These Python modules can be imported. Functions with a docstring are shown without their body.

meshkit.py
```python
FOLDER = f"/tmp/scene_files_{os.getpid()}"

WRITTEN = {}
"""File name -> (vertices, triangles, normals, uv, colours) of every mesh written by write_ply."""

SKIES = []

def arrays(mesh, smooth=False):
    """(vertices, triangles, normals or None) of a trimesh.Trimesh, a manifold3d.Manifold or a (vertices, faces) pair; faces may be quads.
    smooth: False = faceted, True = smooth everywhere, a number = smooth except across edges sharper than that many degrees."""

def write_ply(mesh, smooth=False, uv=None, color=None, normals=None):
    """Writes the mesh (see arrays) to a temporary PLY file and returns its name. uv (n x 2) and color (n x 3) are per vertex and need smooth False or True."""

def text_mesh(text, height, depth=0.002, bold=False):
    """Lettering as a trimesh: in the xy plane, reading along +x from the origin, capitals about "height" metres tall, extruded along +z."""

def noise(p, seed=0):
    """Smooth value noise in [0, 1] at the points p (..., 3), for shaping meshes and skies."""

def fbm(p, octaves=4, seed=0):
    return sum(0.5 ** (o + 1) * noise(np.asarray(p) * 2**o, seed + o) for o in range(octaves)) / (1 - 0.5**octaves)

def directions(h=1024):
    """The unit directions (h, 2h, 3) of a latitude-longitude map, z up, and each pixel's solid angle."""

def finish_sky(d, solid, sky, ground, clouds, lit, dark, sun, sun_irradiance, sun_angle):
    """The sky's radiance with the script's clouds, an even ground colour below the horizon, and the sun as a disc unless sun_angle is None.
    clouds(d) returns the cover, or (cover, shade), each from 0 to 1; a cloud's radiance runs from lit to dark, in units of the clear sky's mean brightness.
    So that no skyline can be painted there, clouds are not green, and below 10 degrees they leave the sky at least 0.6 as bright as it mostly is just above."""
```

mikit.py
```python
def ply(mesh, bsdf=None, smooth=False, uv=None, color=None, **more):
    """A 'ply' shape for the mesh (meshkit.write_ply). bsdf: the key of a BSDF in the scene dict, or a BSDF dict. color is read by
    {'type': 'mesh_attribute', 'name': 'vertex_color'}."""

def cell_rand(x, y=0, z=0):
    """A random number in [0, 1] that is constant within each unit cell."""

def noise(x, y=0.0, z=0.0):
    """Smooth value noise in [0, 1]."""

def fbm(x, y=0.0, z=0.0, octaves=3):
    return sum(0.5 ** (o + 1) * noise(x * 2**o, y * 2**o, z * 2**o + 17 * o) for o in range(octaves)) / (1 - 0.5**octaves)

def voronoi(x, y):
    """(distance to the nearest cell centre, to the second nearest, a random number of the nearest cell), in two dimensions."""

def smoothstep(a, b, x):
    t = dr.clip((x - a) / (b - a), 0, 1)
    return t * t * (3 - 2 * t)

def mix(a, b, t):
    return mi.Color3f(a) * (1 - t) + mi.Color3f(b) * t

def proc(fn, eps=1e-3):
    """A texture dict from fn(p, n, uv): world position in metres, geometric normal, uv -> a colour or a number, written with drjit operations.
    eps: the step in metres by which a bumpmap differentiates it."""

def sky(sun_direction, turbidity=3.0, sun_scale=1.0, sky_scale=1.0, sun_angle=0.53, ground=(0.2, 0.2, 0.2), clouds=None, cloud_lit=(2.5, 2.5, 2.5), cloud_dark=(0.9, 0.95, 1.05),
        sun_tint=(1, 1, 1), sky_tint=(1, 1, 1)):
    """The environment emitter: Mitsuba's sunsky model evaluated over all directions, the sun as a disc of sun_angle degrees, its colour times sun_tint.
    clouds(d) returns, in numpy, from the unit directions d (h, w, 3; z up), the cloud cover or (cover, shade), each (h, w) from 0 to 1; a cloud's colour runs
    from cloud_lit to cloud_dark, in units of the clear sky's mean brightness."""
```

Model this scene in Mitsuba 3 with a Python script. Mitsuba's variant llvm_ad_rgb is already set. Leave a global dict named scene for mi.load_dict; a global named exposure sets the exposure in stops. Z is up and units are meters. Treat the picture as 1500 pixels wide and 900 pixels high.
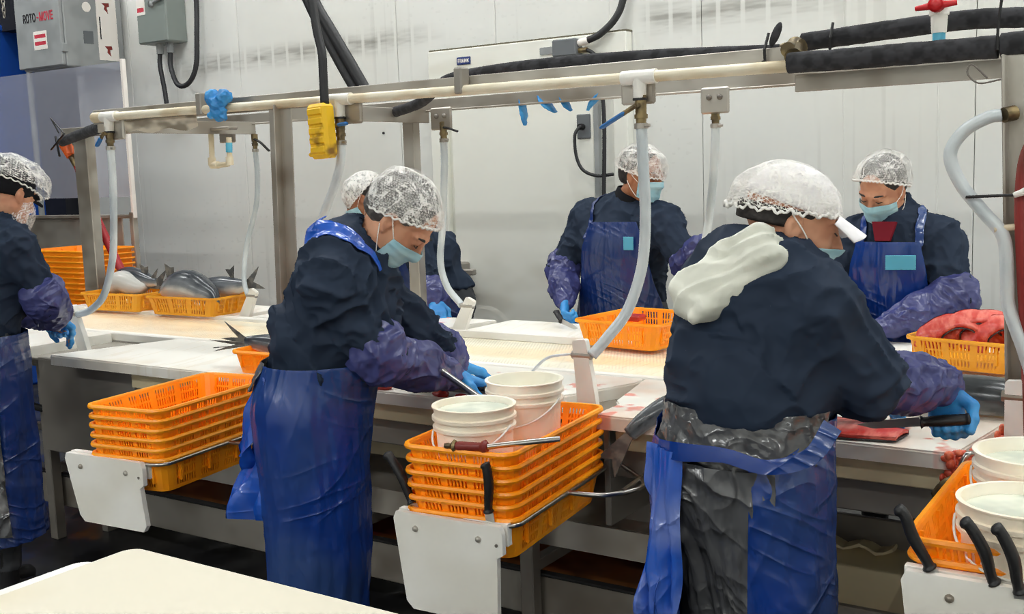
import math, random
import numpy as np, trimesh, manifold3d, drjit as dr, mitsuba as mi
import mikit, meshkit
from scipy import ndimage
from shapely.geometry import Polygon, box as sbox
from shapely import affinity
T = mi.ScalarTransform4f
V = lambda *a: np.array(a, float)
scene, labels = {}, {}

# ------------------------------------------------------------------ camera, light, exposure
exposure = 0.9
R_, U_, F_ = V(.83394, .55081, -.03376), V(-.04146, .12353, .99147), V(-.55029, .82544, -.12585)
scene['camera'] = {'type': 'perspective', 'fov': 50.23, 'fov_axis': 'x', 'near_clip': .05, 'far_clip': 60.0,
                   'to_world': T(np.array([[-R_[i], U_[i], F_[i], (0, 0, 1.6)[i]] for i in range(3)] + [[0, 0, 0, 1]]).tolist())}
LAMP = 16.0
LAMP_ROW = {-1.9: 1.75, 2.7: .72, 4.25: .95}      # the rows of tubes are not equally bright
LAMPS = [(x, y) for x in (-7.6, -5.0, -2.4, .2, 2.6) for y in (-1.9, 2.7, 4.25)]

# ------------------------------------------------------------------ helpers
def taken(key):
    return key in scene or key in labels or any(k.startswith(key + '__') for k in scene)
COUNT = {}
def num(key):
    if key not in COUNT:
        COUNT[key] = 0
        return key
    COUNT[key] += 1
    return '%s_%03d' % (key, COUNT[key])
def thing(name, label, cat, group=None):
    k = num(name)
    labels[k] = {'label': label, 'category': cat}
    if group: labels[k]['group'] = group
    return k
def put(key, mesh, mat, smooth=False, parent=None, **kw):
    k = num((parent + '__' if parent else '') + key)
    scene[k] = mesh if isinstance(mesh, dict) else mikit.ply(mesh, mat, smooth, **kw)
    return k
def one(name, mesh, mat, label, cat, group=None, smooth=False):
    k = thing(name, label, cat, group)
    scene[k] = mikit.ply(mesh, mat, smooth)
    return k
def struct(name, mesh, mat, parent=None, smooth=False, label=None):
    k = put(name, mesh, mat, smooth, parent)
    if not parent: labels[k] = {'kind': 'structure', **({'label': label} if label else {})}
    return k
cat = trimesh.util.concatenate
def bx(x0, x1, y0, y1, z0, z1):
    m = trimesh.creation.box((x1 - x0, y1 - y0, z1 - z0)); m.apply_translation(((x0 + x1) / 2, (y0 + y1) / 2, (z0 + z1) / 2)); return m
def rbx(x0, x1, y0, y1, z0, z1, r=.004):
    """box with chamfered edges"""
    c, h = V(x0 + x1, y0 + y1, z0 + z1) / 2, V(x1 - x0, y1 - y0, z1 - z0) / 2
    r = min(r, *(h * .9)); pts = []
    for s in np.ndindex(2, 2, 2):
        s = np.array(s) * 2 - 1
        for a in range(3):
            p = h - r; p[a] = h[a]; pts.append(c + s * p)
    return trimesh.convex.convex_hull(np.array(pts))
def mv(m, t=(0, 0, 0), rz=0, rx=0, ry=0):
    m = m.copy()
    if rx: m.apply_transform(trimesh.transformations.rotation_matrix(math.radians(rx), [1, 0, 0]))
    if ry: m.apply_transform(trimesh.transformations.rotation_matrix(math.radians(ry), [0, 1, 0]))
    if rz: m.apply_transform(trimesh.transformations.rotation_matrix(math.radians(rz), [0, 0, 1]))
    m.apply_translation(t); return m
def bez(pts, n=40):
    """Catmull-Rom through the points"""
    p = np.array(pts, float); p = np.vstack([2 * p[0] - p[1], p, 2 * p[-1] - p[-2]]); out = []
    for i in range(1, len(p) - 2):
        t = np.linspace(0, 1, max(3, n // (len(p) - 3)), endpoint=False)[:, None]
        a, b, c, d = p[i - 1:i + 3]
        out.append(.5 * (2 * b + (c - a) * t + (2 * a - 5 * b + 4 * c - d) * t ** 2 + (3 * b - a - 3 * c + d) * t ** 3))
    return np.vstack(out + [p[-2:-1]])
def frames(p):
    t = np.gradient(p, axis=0); t /= np.linalg.norm(t, axis=1, keepdims=True) + 1e-12
    u = np.cross(t[0], [0, 0, 1] if abs(t[0][2]) < .9 else [1, 0, 0]); us = []
    for k in range(len(p)):
        u = u - t[k] * (u @ t[k]); u /= np.linalg.norm(u) + 1e-12; us.append(u)
    us = np.array(us); return t, us, np.cross(t, us)
def tube(pts, r, n=12, cap=True, flat=1.0):
    """swept tube; r a number or one per point"""
    p = np.array(pts, float); r = np.broadcast_to(r, len(p)); t, u, v = frames(p)
    a = np.arange(n) / n * 2 * np.pi
    ring = p[:, None] + r[:, None, None] * (np.cos(a)[None, :, None] * u[:, None] + flat * np.sin(a)[None, :, None] * v[:, None])
    vs = ring.reshape(-1, 3); k = len(p); i, j = np.meshgrid(np.arange(k - 1), np.arange(n), indexing='ij'); i, j = i.ravel(), j.ravel(); j2 = (j + 1) % n
    f = np.vstack([np.stack([i * n + j, i * n + j2, (i + 1) * n + j2], 1), np.stack([i * n + j, (i + 1) * n + j2, (i + 1) * n + j], 1)])
    if cap:
        vs = np.vstack([vs, p[:1], p[-1:]]); j = np.arange(n); j2 = (j + 1) % n
        f = np.vstack([f, np.stack([np.full(n, k * n), j2, j], 1), np.stack([np.full(n, k * n + 1), (k - 1) * n + j, (k - 1) * n + j2], 1)])
    return trimesh.Trimesh(vs, f, process=False)
def rod(a, b, r, r2=None, n=14):
    return tube([a, b], [r, r if r2 is None else r2], n)
def lathe(prof, n=40, closed=False):
    """revolve (radius, z) rows about z"""
    return trimesh.creation.revolve(np.array(prof, float), sections=n)
def extr(poly, d, o=(0, 0, 0), ux=(1, 0, 0), uy=(0, 1, 0)):
    """extrude a 2-d polygon by d, its axes mapped to ux, uy in space"""
    m = trimesh.creation.extrude_polygon(poly if not isinstance(poly, (list, np.ndarray)) else Polygon(poly), d, engine='earcut')
    ux, uy = V(*ux) / np.linalg.norm(ux), V(*uy); uy = uy - ux * (uy @ ux); uy /= np.linalg.norm(uy)
    M = np.eye(4); M[:3, 0], M[:3, 1], M[:3, 2], M[:3, 3] = ux, uy, np.cross(ux, uy), o
    m.apply_transform(M); return m
def rrect(w, h, r, n=5):
    return sbox(-w / 2 + r, -h / 2 + r, w / 2 - r, h / 2 - r).buffer(r, quad_segs=n)
def text_on(s, height, o, ux, uy, depth=.0015, bold=False, fit=None):
    m = meshkit.text_mesh(s, height, depth, bold)
    if fit: m.apply_scale([fit / m.extents[0], 1, 1])
    ux, uy = V(*ux) / np.linalg.norm(ux), V(*uy) / np.linalg.norm(uy)
    M = np.eye(4); M[:3, 0], M[:3, 1], M[:3, 2], M[:3, 3] = ux, uy, np.cross(ux, uy), o
    m.apply_transform(M); return m
def sheet(P, th):
    """closed thin slab from a grid of points P (a, b, 3)"""
    P = np.asarray(P, float); a, b = P.shape[:2]
    n = np.cross(np.gradient(P, axis=0), np.gradient(P, axis=1)); n /= np.linalg.norm(n, axis=2, keepdims=True) + 1e-12
    vs = np.vstack([(P + n * th / 2).reshape(-1, 3), (P - n * th / 2).reshape(-1, 3)])
    i, j = np.meshgrid(np.arange(a - 1), np.arange(b - 1), indexing='ij'); q = (i * b + j).ravel(); N = a * b
    f = [np.stack([q, q + b, q + b + 1], 1), np.stack([q, q + b + 1, q + 1], 1)]
    f += [x[:, ::-1] + N for x in f]
    e = list(range(b)) + [k * b + b - 1 for k in range(1, a)] + [(a - 1) * b + k for k in range(b - 2, -1, -1)] + [k * b for k in range(a - 2, 0, -1)]
    e = np.array(e); e2 = np.roll(e, -1)
    f += [np.stack([e, e2, e2 + N], 1), np.stack([e, e2 + N, e + N], 1)]
    m = trimesh.Trimesh(vs, np.vstack(f), process=False)
    return m
def rough(m, amp, freq, seed=0, stretch=(1, 1, 1)):
    """displace along vertex normals by noise"""
    m = m.copy(); m.vertices = m.vertices + m.vertex_normals * (amp * (2 * meshkit.fbm(m.vertices * freq * np.array(stretch), 3, seed) - 1))[:, None]; return m

# ------------------------------------------------------------------ materials
def srgb(r, g, b):
    c = np.array([r, g, b]) / 255.0
    return [float(x) for x in np.where(c <= .04045, c / 12.92, ((c + .055) / 1.055) ** 2.4)]
def tex(c):
    return {'type': 'rgb', 'value': list(c)} if isinstance(c, (list, tuple, np.ndarray)) else c
def mat(name, c, rough=.5, metal=0., spec=.5, bump=None, bscale=1., **kw):
    b = {'type': 'principled', 'base_color': tex(c), 'roughness': rough if not callable(rough) else mikit.proc(rough), 'metallic': metal, 'specular': spec, **kw}
    if bump: b = {'type': 'bumpmap', 'tex': mikit.proc(bump), 'scale': bscale, 'bsdf': b}
    scene[name] = {'type': 'twosided', 'bsdf': b}
    return name
N, FB, SS, MX = mikit.noise, mikit.fbm, mikit.smoothstep, mikit.mix
def vary(c1, c2, f, lo=.35, hi=.65, st=(1, 1, 1)):
    return mikit.proc(lambda p, n, uv: MX(c1, c2, SS(lo, hi, FB(p.x * f * st[0], p.y * f * st[1], p.z * f * st[2]))))
def crinkle(f):
    """plastic-film creases"""
    def h(p, n, uv):
        w = FB(p.x * f * .5, p.y * f * .5, p.z * f * .5, 2) * 3
        a = 1 - dr.abs(2 * N(p.x * f * .6 + w, p.y * f * .6 - w, p.z * f * .45 + w) - 1)
        b = 1 - dr.abs(2 * N(p.x * f * 1.4 - w, p.y * f * 1.4 + w, p.z * f) - 1)
        c = 1 - dr.abs(2 * N(p.x * f * .5 + p.z * f * .5, p.y * f * .5 - p.z * f * .4, w * .4) - 1)
        return a ** 5 + .5 * b ** 5 + .8 * c ** 6
    return h
def streaks(f, amp=1.0):
    """long fine pull lines of thin film"""
    def h(p, n, uv):
        s = p.x * .8 + p.y * .6
        o = 0
        for a, g in ((.7, 1.0), (-.5, 1.6), (1.25, .8), (.15, 1.2)):
            u, v = s * math.cos(a) + p.z * math.sin(a), -s * math.sin(a) + p.z * math.cos(a)
            m = SS(.45, .75, N(u * 2.6 + 9 * a, v * 2.6, 4 * a))
            o = o + m * (1 - dr.abs(2 * N(u * 3.0 * g, v * 26 * g + 1.5 * N(u * 5, v * 5, a), 7 * a) - 1)) ** 4
        return o + .8 * FB(s * 3, p.z * 3, p.y * 3, 2)
    return h
def stain_wall(p, n, uv):
    base = MX(srgb(222, 223, 220), srgb(214, 214, 208), SS(.3, .7, FB(p.x * .8, p.y, p.z * .5)))
    drip = SS(.66, .85, N(p.x * 42, 3, p.z * .8)) * SS(.5, .8, N(p.x * 2, 7, p.z * 1.3)) * .10
    # two old scuff bands where something rubbed along the wall
    u = (p.z - (2.46 + .01 * p.x)) / .055
    zone = SS(-6.7, -6.0, p.x) * (1 - SS(-4.5, -3.9, p.x))
    u2 = (p.z - 2.37) / .07
    zone2 = SS(-2.75, -2.6, p.x) * (1 - SS(-2.0, -1.35, p.x))
    rib = SS(.06, .12, dr.abs((p.x * 7.5) - dr.round(p.x * 7.5)))
    sm = SS(.3, .75, FB(p.x * 5, 1.5, p.z * 30))
    band = (dr.exp(-u * u) * zone + dr.exp(-u2 * u2) * zone2) * (.25 + .75 * rib) * (.35 + .65 * sm)
    spot = SS(.84, .87, N(p.x * 40, 9, p.z * 40)) * SS(.5, .8, N(p.x * 1.1, 2, p.z * 1.1)) * .3
    return MX(base, srgb(96, 92, 82), dr.clip(drip + .62 * band + .25 * spot, 0, .8))
mat('m_wall', mikit.proc(stain_wall), .35, spec=.35)
mat('m_seam', srgb(150, 149, 142), .7)
mat('m_ceiling', srgb(225, 225, 222), .8)
mat('m_door', mikit.proc(lambda p, n, uv: MX(srgb(229, 229, 221), srgb(206, 203, 190), .5 * SS(.55, .8, FB(p.x * 3, p.y, p.z * 5)))), .35)
mat('m_grime', srgb(105, 100, 84), .9)
mat('m_floor', mikit.proc(lambda p, n, uv: MX(srgb(30, 30, 33), srgb(64, 62, 60), SS(.35, .8, FB(p.x * 3, p.y * 3, 0)) * .9)), lambda p, n, uv: .12 + .45 * SS(.35, .65, FB(p.x * 4, p.y * 4, 2)), spec=.5)
mat('m_white', vary(srgb(238, 236, 230), srgb(226, 222, 212), 4), .38)
mat('m_board', mikit.proc(lambda p, n, uv: MX(srgb(230, 228, 221), srgb(214, 203, 184), .6 * SS(.5, .85, FB(p.x * 5, p.y * 5, p.z)) + .25 * SS(.7, .8, N(p.x * 60 + p.y * 12, p.y * 5)))), .32)
mat('m_bloodboard', mikit.proc(lambda p, n, uv: MX(MX(srgb(230, 227, 219), srgb(221, 203, 188), SS(.45, .8, FB(p.x * 6, p.y * 6, p.z))), srgb(214, 116, 98), .75 * SS(.68, .78, FB(p.x * 13, p.y * 13, 5)))), .25)
mat('m_foretop', mikit.proc(lambda p, n, uv: MX(srgb(216, 209, 191), srgb(203, 190, 162), .6 * SS(.5, .8, FB(p.x * 4, p.y * 4, 2)))), .4, spec=.4)
mat('m_cream', mikit.proc(lambda p, n, uv: MX(srgb(206, 192, 158), srgb(120, 104, 82), .55 * SS(.62, .8, N(p.x * 28, 1, p.z * 3)) * SS(.4, .7, N(p.x * 4, 2, 1)) + .3 * SS(.5, .9, FB(p.x * 3, p.y, p.z * 3)))), .5)
mat('m_steel', mikit.proc(lambda p, n, uv: MX(srgb(182, 177, 168), srgb(138, 128, 116), SS(.35, .75, FB(p.x * 5, p.y * 5, p.z * 5)) * .9)), .38, .6)
mat('m_steeldark', mikit.proc(lambda p, n, uv: MX(srgb(146, 141, 133), srgb(108, 102, 96), SS(.3, .75, FB(p.x * 3, p.y * 3, p.z * 3)))), .42, .3)
mat('m_chrome', srgb(190, 188, 184), .22, 1.)
mat('m_brass', vary(srgb(150, 132, 96), srgb(104, 92, 72), 30), .4, .8)
mat('m_pvc', vary(srgb(232, 224, 202), srgb(206, 190, 158), 9), .35)
mat('m_foam', vary(srgb(58, 58, 62), srgb(40, 40, 43), 40), .95, bump=lambda p, n, uv: N(p.x * 160, p.y * 160, p.z * 160), bscale=.0012)
mat('m_black', srgb(26, 26, 28), .45)
mat('m_cable', srgb(34, 35, 38), .5)
mat('m_hose', vary(srgb(208, 214, 216), srgb(184, 192, 196), 6), .25, spec=.6)
mat('m_redhose', vary(srgb(168, 40, 48), srgb(140, 34, 34), 5), .4)
mat('m_rusthose', vary(srgb(142, 46, 42), srgb(112, 44, 34), 6), .5)
mat('m_grey', vary(srgb(152, 155, 156), srgb(138, 141, 142), 6), .45)
mat('m_greydark', srgb(98, 102, 106), .5)
mat('m_switch', srgb(126, 134, 130), .45)
mat('m_label', srgb(232, 226, 220), .5)
mat('m_red', srgb(196, 34, 40), .4)
mat('m_redink', srgb(190, 58, 74), .6)
mat('m_ink', srgb(40, 40, 44), .6)
mat('m_darkred', srgb(120, 40, 34), .4)
mat('m_navyplate', srgb(38, 54, 108), .4)
mat('m_glove', vary(srgb(62, 150, 214), srgb(46, 128, 196), 18), .4, bump=lambda p, n, uv: FB(p.x * 70, p.y * 70, p.z * 70), bscale=.003)
mat('m_bluevalve', srgb(38, 104, 168), .4)
mat('m_tape', srgb(90, 176, 206), .4)
mat('m_orangevalve', srgb(214, 96, 44), .4)
mat('m_yellow', mikit.proc(lambda p, n, uv: MX(srgb(232, 186, 24), srgb(136, 96, 18), SS(.55, .8, FB(p.x * 22, p.y * 22, p.z * 22)))), .5)
mat('m_orange', vary(srgb(255, 162, 24), srgb(252, 148, 12), 5), .32, spec=.5)
mat('m_orangefar', vary(srgb(250, 156, 26), srgb(238, 138, 14), 5), .4)
mat('m_yellowcrate', vary(srgb(238, 168, 36), srgb(224, 148, 20), 5), .4)
mat('m_bucket', vary(srgb(246, 240, 226), srgb(240, 226, 204), 5), .35, spec_trans=0.)
mat('m_handle', srgb(22, 22, 24), .5)
mat('m_blade', srgb(196, 196, 193), .35, .6)
mat('m_blue', srgb(24, 74, 164), .4)
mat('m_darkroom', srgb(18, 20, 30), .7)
mat('m_lampbody', srgb(230, 230, 230), .5)
scene['m_glass'] = {'type': 'thindielectric', 'int_ior': 1.45}
# ------------------------------------------------------------------ the room
WY = 5.4
X0, X1, Y0, H = -9.6, 3.6, -3.2, 4.3
struct('floor', bx(X0, X1, Y0, WY + .1, -.1, 0), 'm_floor')
struct('ceiling', bx(X0, X1, Y0, WY + .1, H, H + .1), 'm_ceiling')
struct('wall_right', bx(X1, X1 + .1, Y0, WY, 0, H), 'm_wall')
struct('wall_front', bx(X0, X1, Y0 - .1, Y0, 0, H), 'm_wall')
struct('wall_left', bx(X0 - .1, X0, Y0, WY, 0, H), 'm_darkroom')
wb = struct('wall_back', bx(X0, X1, WY + .04, WY + .14, 0, H), 'm_seam')
seams = [-7.62, -6.95, -5.79, -4.39, -3.65, -2.36, -1.02, .31, 1.64, 2.97, X1]
for a, b in zip(seams[:-1], seams[1:]):
    put('panel', rbx(a + .0016, b - .0016, WY, WY + .04, 0, H, .003), 'm_wall', parent=wb)
for a in (-2.9, -1.62, -.86, -1.18, -.55):      # shallow pressed ribs of the panels on the right
    put('rib', rbx(a - .004, a + .004, WY - .003, WY, 0, H, .002), 'm_wall', parent=wb)
for x, z in ((-4.62, 2.12), (-4.36, 2.12), (-4.35, 1.85), (-4.53, 1.85)):
    put('screw', mv(trimesh.creation.cylinder(.008, .008, sections=10), (x, WY - .002, z), rx=90), 'm_ink', parent=wb)
# dark opening at the left end of the wall
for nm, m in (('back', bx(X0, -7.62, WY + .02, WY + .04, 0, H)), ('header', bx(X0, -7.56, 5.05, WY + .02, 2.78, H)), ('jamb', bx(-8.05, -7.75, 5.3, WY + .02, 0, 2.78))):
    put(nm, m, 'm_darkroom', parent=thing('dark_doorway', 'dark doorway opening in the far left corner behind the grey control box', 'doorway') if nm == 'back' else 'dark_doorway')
# framed cold room door, flush in the back wall
D0, D1, DZ = -4.07, -2.79, 2.30
dn = struct('door_1', bx(D0, D1, WY - .03, WY, .0, DZ), 'm_door', label='white framed cold room door with a small name plate')
put('frame_top', rbx(D0 - .03, D1 + .03, WY - .075, WY - .005, DZ - .17, DZ + .01, .006), 'm_door', parent=dn)
put('frame_side', rbx(D0 - .03, D0 + .08, WY - .075, WY - .005, 0, DZ - .17, .006), 'm_door', parent=dn)
put('frame_side', rbx(D1 - .06, D1 + .03, WY - .075, WY - .005, 0, DZ - .17, .006), 'm_door', parent=dn)
put('slab', rbx(D0 + .11, D1 - .19, WY - .055, WY - .02, .02, DZ - .195, .006), 'm_door', parent=dn)
put('track', rbx(D1 - .185, D1 - .155, WY - .07, WY - .03, 0, DZ - .18, .004), 'm_grey', parent=dn)
put('grime_line', bx(D0 - .02, D1 + .03, WY - .07, WY, DZ + .01, DZ + .018), 'm_grime', parent=dn)
np_ = put('name_plate', rbx(-3.88, -3.78, WY - .082, WY - .075, 2.215, 2.26, .004), 'm_navyplate', parent=dn)
labels[np_] = {'label': 'small navy name plate'}
put('lettering', text_on('FRANK', .022, (-3.87, WY - .083, 2.227), (1, 0, 0), (0, 0, 1), .0012, True, .08), 'm_label', parent=np_)
# ceiling lamps
for x, y in LAMPS:
    k = thing('ceiling_light', 'long flat ceiling lamp, %s along the %s row' % (['first', 'second', 'third', 'fourth', 'fifth'][LAMPS.index((x, y)) // 3], ['front', 'middle', 'rear'][LAMPS.index((x, y)) % 3]), 'lamp', 'ceiling lamps')
    put('housing', rbx(x - .64, x + .64, y - .17, y + .17, H - .1, H, .01), 'm_lampbody', parent=k)
    d = trimesh.Trimesh([[x - .6, y - .14, H - .102], [x + .6, y - .14, H - .102], [x + .6, y + .14, H - .102], [x - .6, y + .14, H - .102]], [[0, 2, 1], [0, 3, 2]], process=False)
    kk = put('diffuser', d, 'm_lampbody', parent=k)
    scene[kk]['emitter'] = {'type': 'area', 'radiance': {'type': 'rgb', 'value': [LAMP * LAMP_ROW[y] * c for c in (.975, 1.0, .985)]}}

# ------------------------------------------------------------------ electrical gear on the wall
k = thing('control_box', 'grey steel control box with red and black lettering on its door, above the clear screen', 'control box')
cx0, cx1, cy0, cy1, cz0, cz1 = -7.52, -6.99, 4.86, 5.38, 2.43, 2.99
put('housing', rbx(cx0, cx1, cy0 + .03, cy1, cz0, cz1, .008), 'm_grey', parent=k)
d = put('door', rbx(cx0 - .01, cx1 - .01, cy0, cy0 + .03, cz0 + .01, cz1 - .005, .006), 'm_grey', parent=k)
put('lettering', text_on('ROTO', .06, (cx0 + .09, cy0 - .001, 2.765), (1, 0, 0), (0, 0, 1), .002, True, .15), 'm_ink', parent=d)
put('lettering', text_on('-MOVE', .06, (cx0 + .25, cy0 - .001, 2.765), (1, 0, 0), (0, 0, 1), .002, True, .19), 'm_redink', parent=d)
s = put('sticker', rbx(cx0 + .2, cx0 + .36, cy0 - .002, cy0, 2.565, 2.695, .001), 'm_label', parent=d)
for z in (2.66, 2.61): put('red_print', bx(cx0 + .215, cx0 + .345, cy0 - .003, cy0 - .002, z - .014, z + .012), 'm_redink', parent=s)
sp = put('side_label', bx(cx1, cx1 + .002, 5.16, 5.33, 2.49, 2.96), 'm_label', parent=k)
for z in (2.87, 2.56): put('emblem', extr([(-.03, .03), (.03, .035), (.035, .01), (.012, .004), (.02, -.04), (-.012, -.012), (-.006, .012)], .002, (cx1 + .002, 5.24, z), (0, 1, 0), (0, 0, 1)), 'm_darkred', parent=sp)
put('print', bx(cx1 + .002, cx1 + .003, 5.18, 5.19, 2.64, 2.8), 'm_ink', parent=sp)
put('sticker', mv(trimesh.creation.cylinder(.036, .003, sections=24), (cx1 + .001, 5.08, 2.86), ry=90), 'm_label', parent=k)
put('vent', bx(cx1, cx1 + .003, 5.04, 5.12, 2.6, 2.69), 'm_greydark', parent=k)
put('hinge', rbx(cx1 - .01, cx1 + .012, cy0 - .005, cy0 + .04, cz0 + .1, cz0 + .16, .003), 'm_grey', parent=k)
put('conduit', rod((cx0 + .3, 5.2, cz1), (cx0 + .3, 5.2, H), .03), 'm_grey', parent=k)
k = thing('switch_box', 'small grey green switch box with a lever, right of the control box', 'switch box')
put('housing', rbx(-6.62, -6.3, 5.22, 5.4, 2.57, 3.02, .01), 'm_switch', parent=k)
put('sticker', bx(-6.61, -6.52, 5.217, 5.22, 2.77, 3.0), 'm_label', parent=k)
put('print', bx(-6.6, -6.53, 5.2155, 5.217, 2.79, 2.82), 'm_redink', parent=k)
put('print', bx(-6.6, -6.53, 5.2155, 5.217, 2.955, 2.975), 'm_ink', parent=k)
l = put('lever', cat([rod((-6.43, 5.215, 2.84), (-6.31, 5.2, 2.87), .012), trimesh.creation.icosphere(2, .022).apply_translation((-6.31, 5.2, 2.88)), mv(trimesh.creation.cylinder(.022, .03, sections=16), (-6.44, 5.215, 2.835), rx=90)]), 'm_grey', True, k)
put('handle', rod((-6.5, 5.2, 3.03), (-6.45, 5.19, 2.97), .02), 'm_black', parent=k)
for x in (-6.5, -6.39): put('gland', rod((x, 5.31, 2.5), (x, 5.31, 2.58), .026), 'm_grey', parent=k)
one('power_cable', tube(bez([(-6.5, 5.31, 2.52), (-6.5, 5.3, 2.42), (-6.47, 5.3, 2.25), (-6.45, 5.3, 2.1), (-6.45, 5.34, 1.98), (-6.45, 5.41, 1.95)], 50), .0165), 'm_cable', 'black cable running straight down the wall from the grey green switch box', 'cable', smooth=True)
one('power_cable', tube(bez([(-6.39, 5.31, 2.51), (-6.385, 5.3, 2.4), (-6.3, 5.28, 2.27), (-6.19, 5.28, 2.27), (-6.11, 5.29, 2.38), (-6.09, 5.3, 2.6), (-6.1, 5.33, 3.0), (-6.1, 5.34, 4.3)], 70), .0175), 'm_cable', 'black cable looping from the switch box back up the wall', 'cable', smooth=True)
# junction box over the door
k = thing('junction_box', 'small grey junction box above the white door with black cables', 'junction box')
put('housing', rbx(-3.18, -3.03, 5.25, 5.34, 2.2, 2.29, .006), 'm_greydark', parent=k)
put('gland', rod((-3.03, 5.29, 2.265), (-2.97, 5.29, 2.275), .02), 'm_label', parent=k)
put('gland', rod((-3.03, 5.29, 2.225), (-2.98, 5.29, 2.225), .014), 'm_brass', parent=k)
put('mount', bx(-3.3, -3.18, 5.318, 5.325, 2.225, 2.265), 'm_grey', parent=k)
one('conduit_cable', tube(bez([(-2.975, 5.29, 2.275), (-2.9, 5.29, 2.3), (-2.82, 5.31, 2.37), (-2.78, 5.33, 2.46), (-2.765, 5.34, 2.6), (-2.75, 5.34, 3.2), (-2.75, 5.34, 4.3)], 60), .019), 'm_cable', 'thick black conduit curving up the wall from the junction box', 'cable', smooth=True)
one('thin_cable', tube(bez([(-2.98, 5.29, 2.225), (-2.94, 5.29, 2.2), (-2.905, 5.28, 2.14), (-2.89, 5.28, 2.0), (-2.88, 5.28, 1.8), (-2.9, 5.28, 1.2)], 50), .011), 'm_cable', 'thin black cable hanging from the junction box down the door edge', 'cable', smooth=True)
k = thing('wall_socket', 'grey wall socket plate on the white door', 'socket')
put('plate', rbx(-3.085, -3.0, 5.335, 5.35, 1.75, 1.885, .005), 'm_greydark', parent=k)
put('plug', mv(trimesh.creation.cylinder(.017, .04, sections=16), (-3.045, 5.32, 1.815), rx=90), 'm_black', True, k)
one('plug_cord', tube(bez([(-3.045, 5.3, 1.815), (-3.065, 5.28, 1.77), (-3.06, 5.28, 1.66), (-3.02, 5.28, 1.58), (-2.94, 5.29, 1.545), (-2.84, 5.3, 1.55)], 40), .009), 'm_cable', 'black cord hanging in a curve from the wall socket', 'cord', smooth=True)
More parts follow.
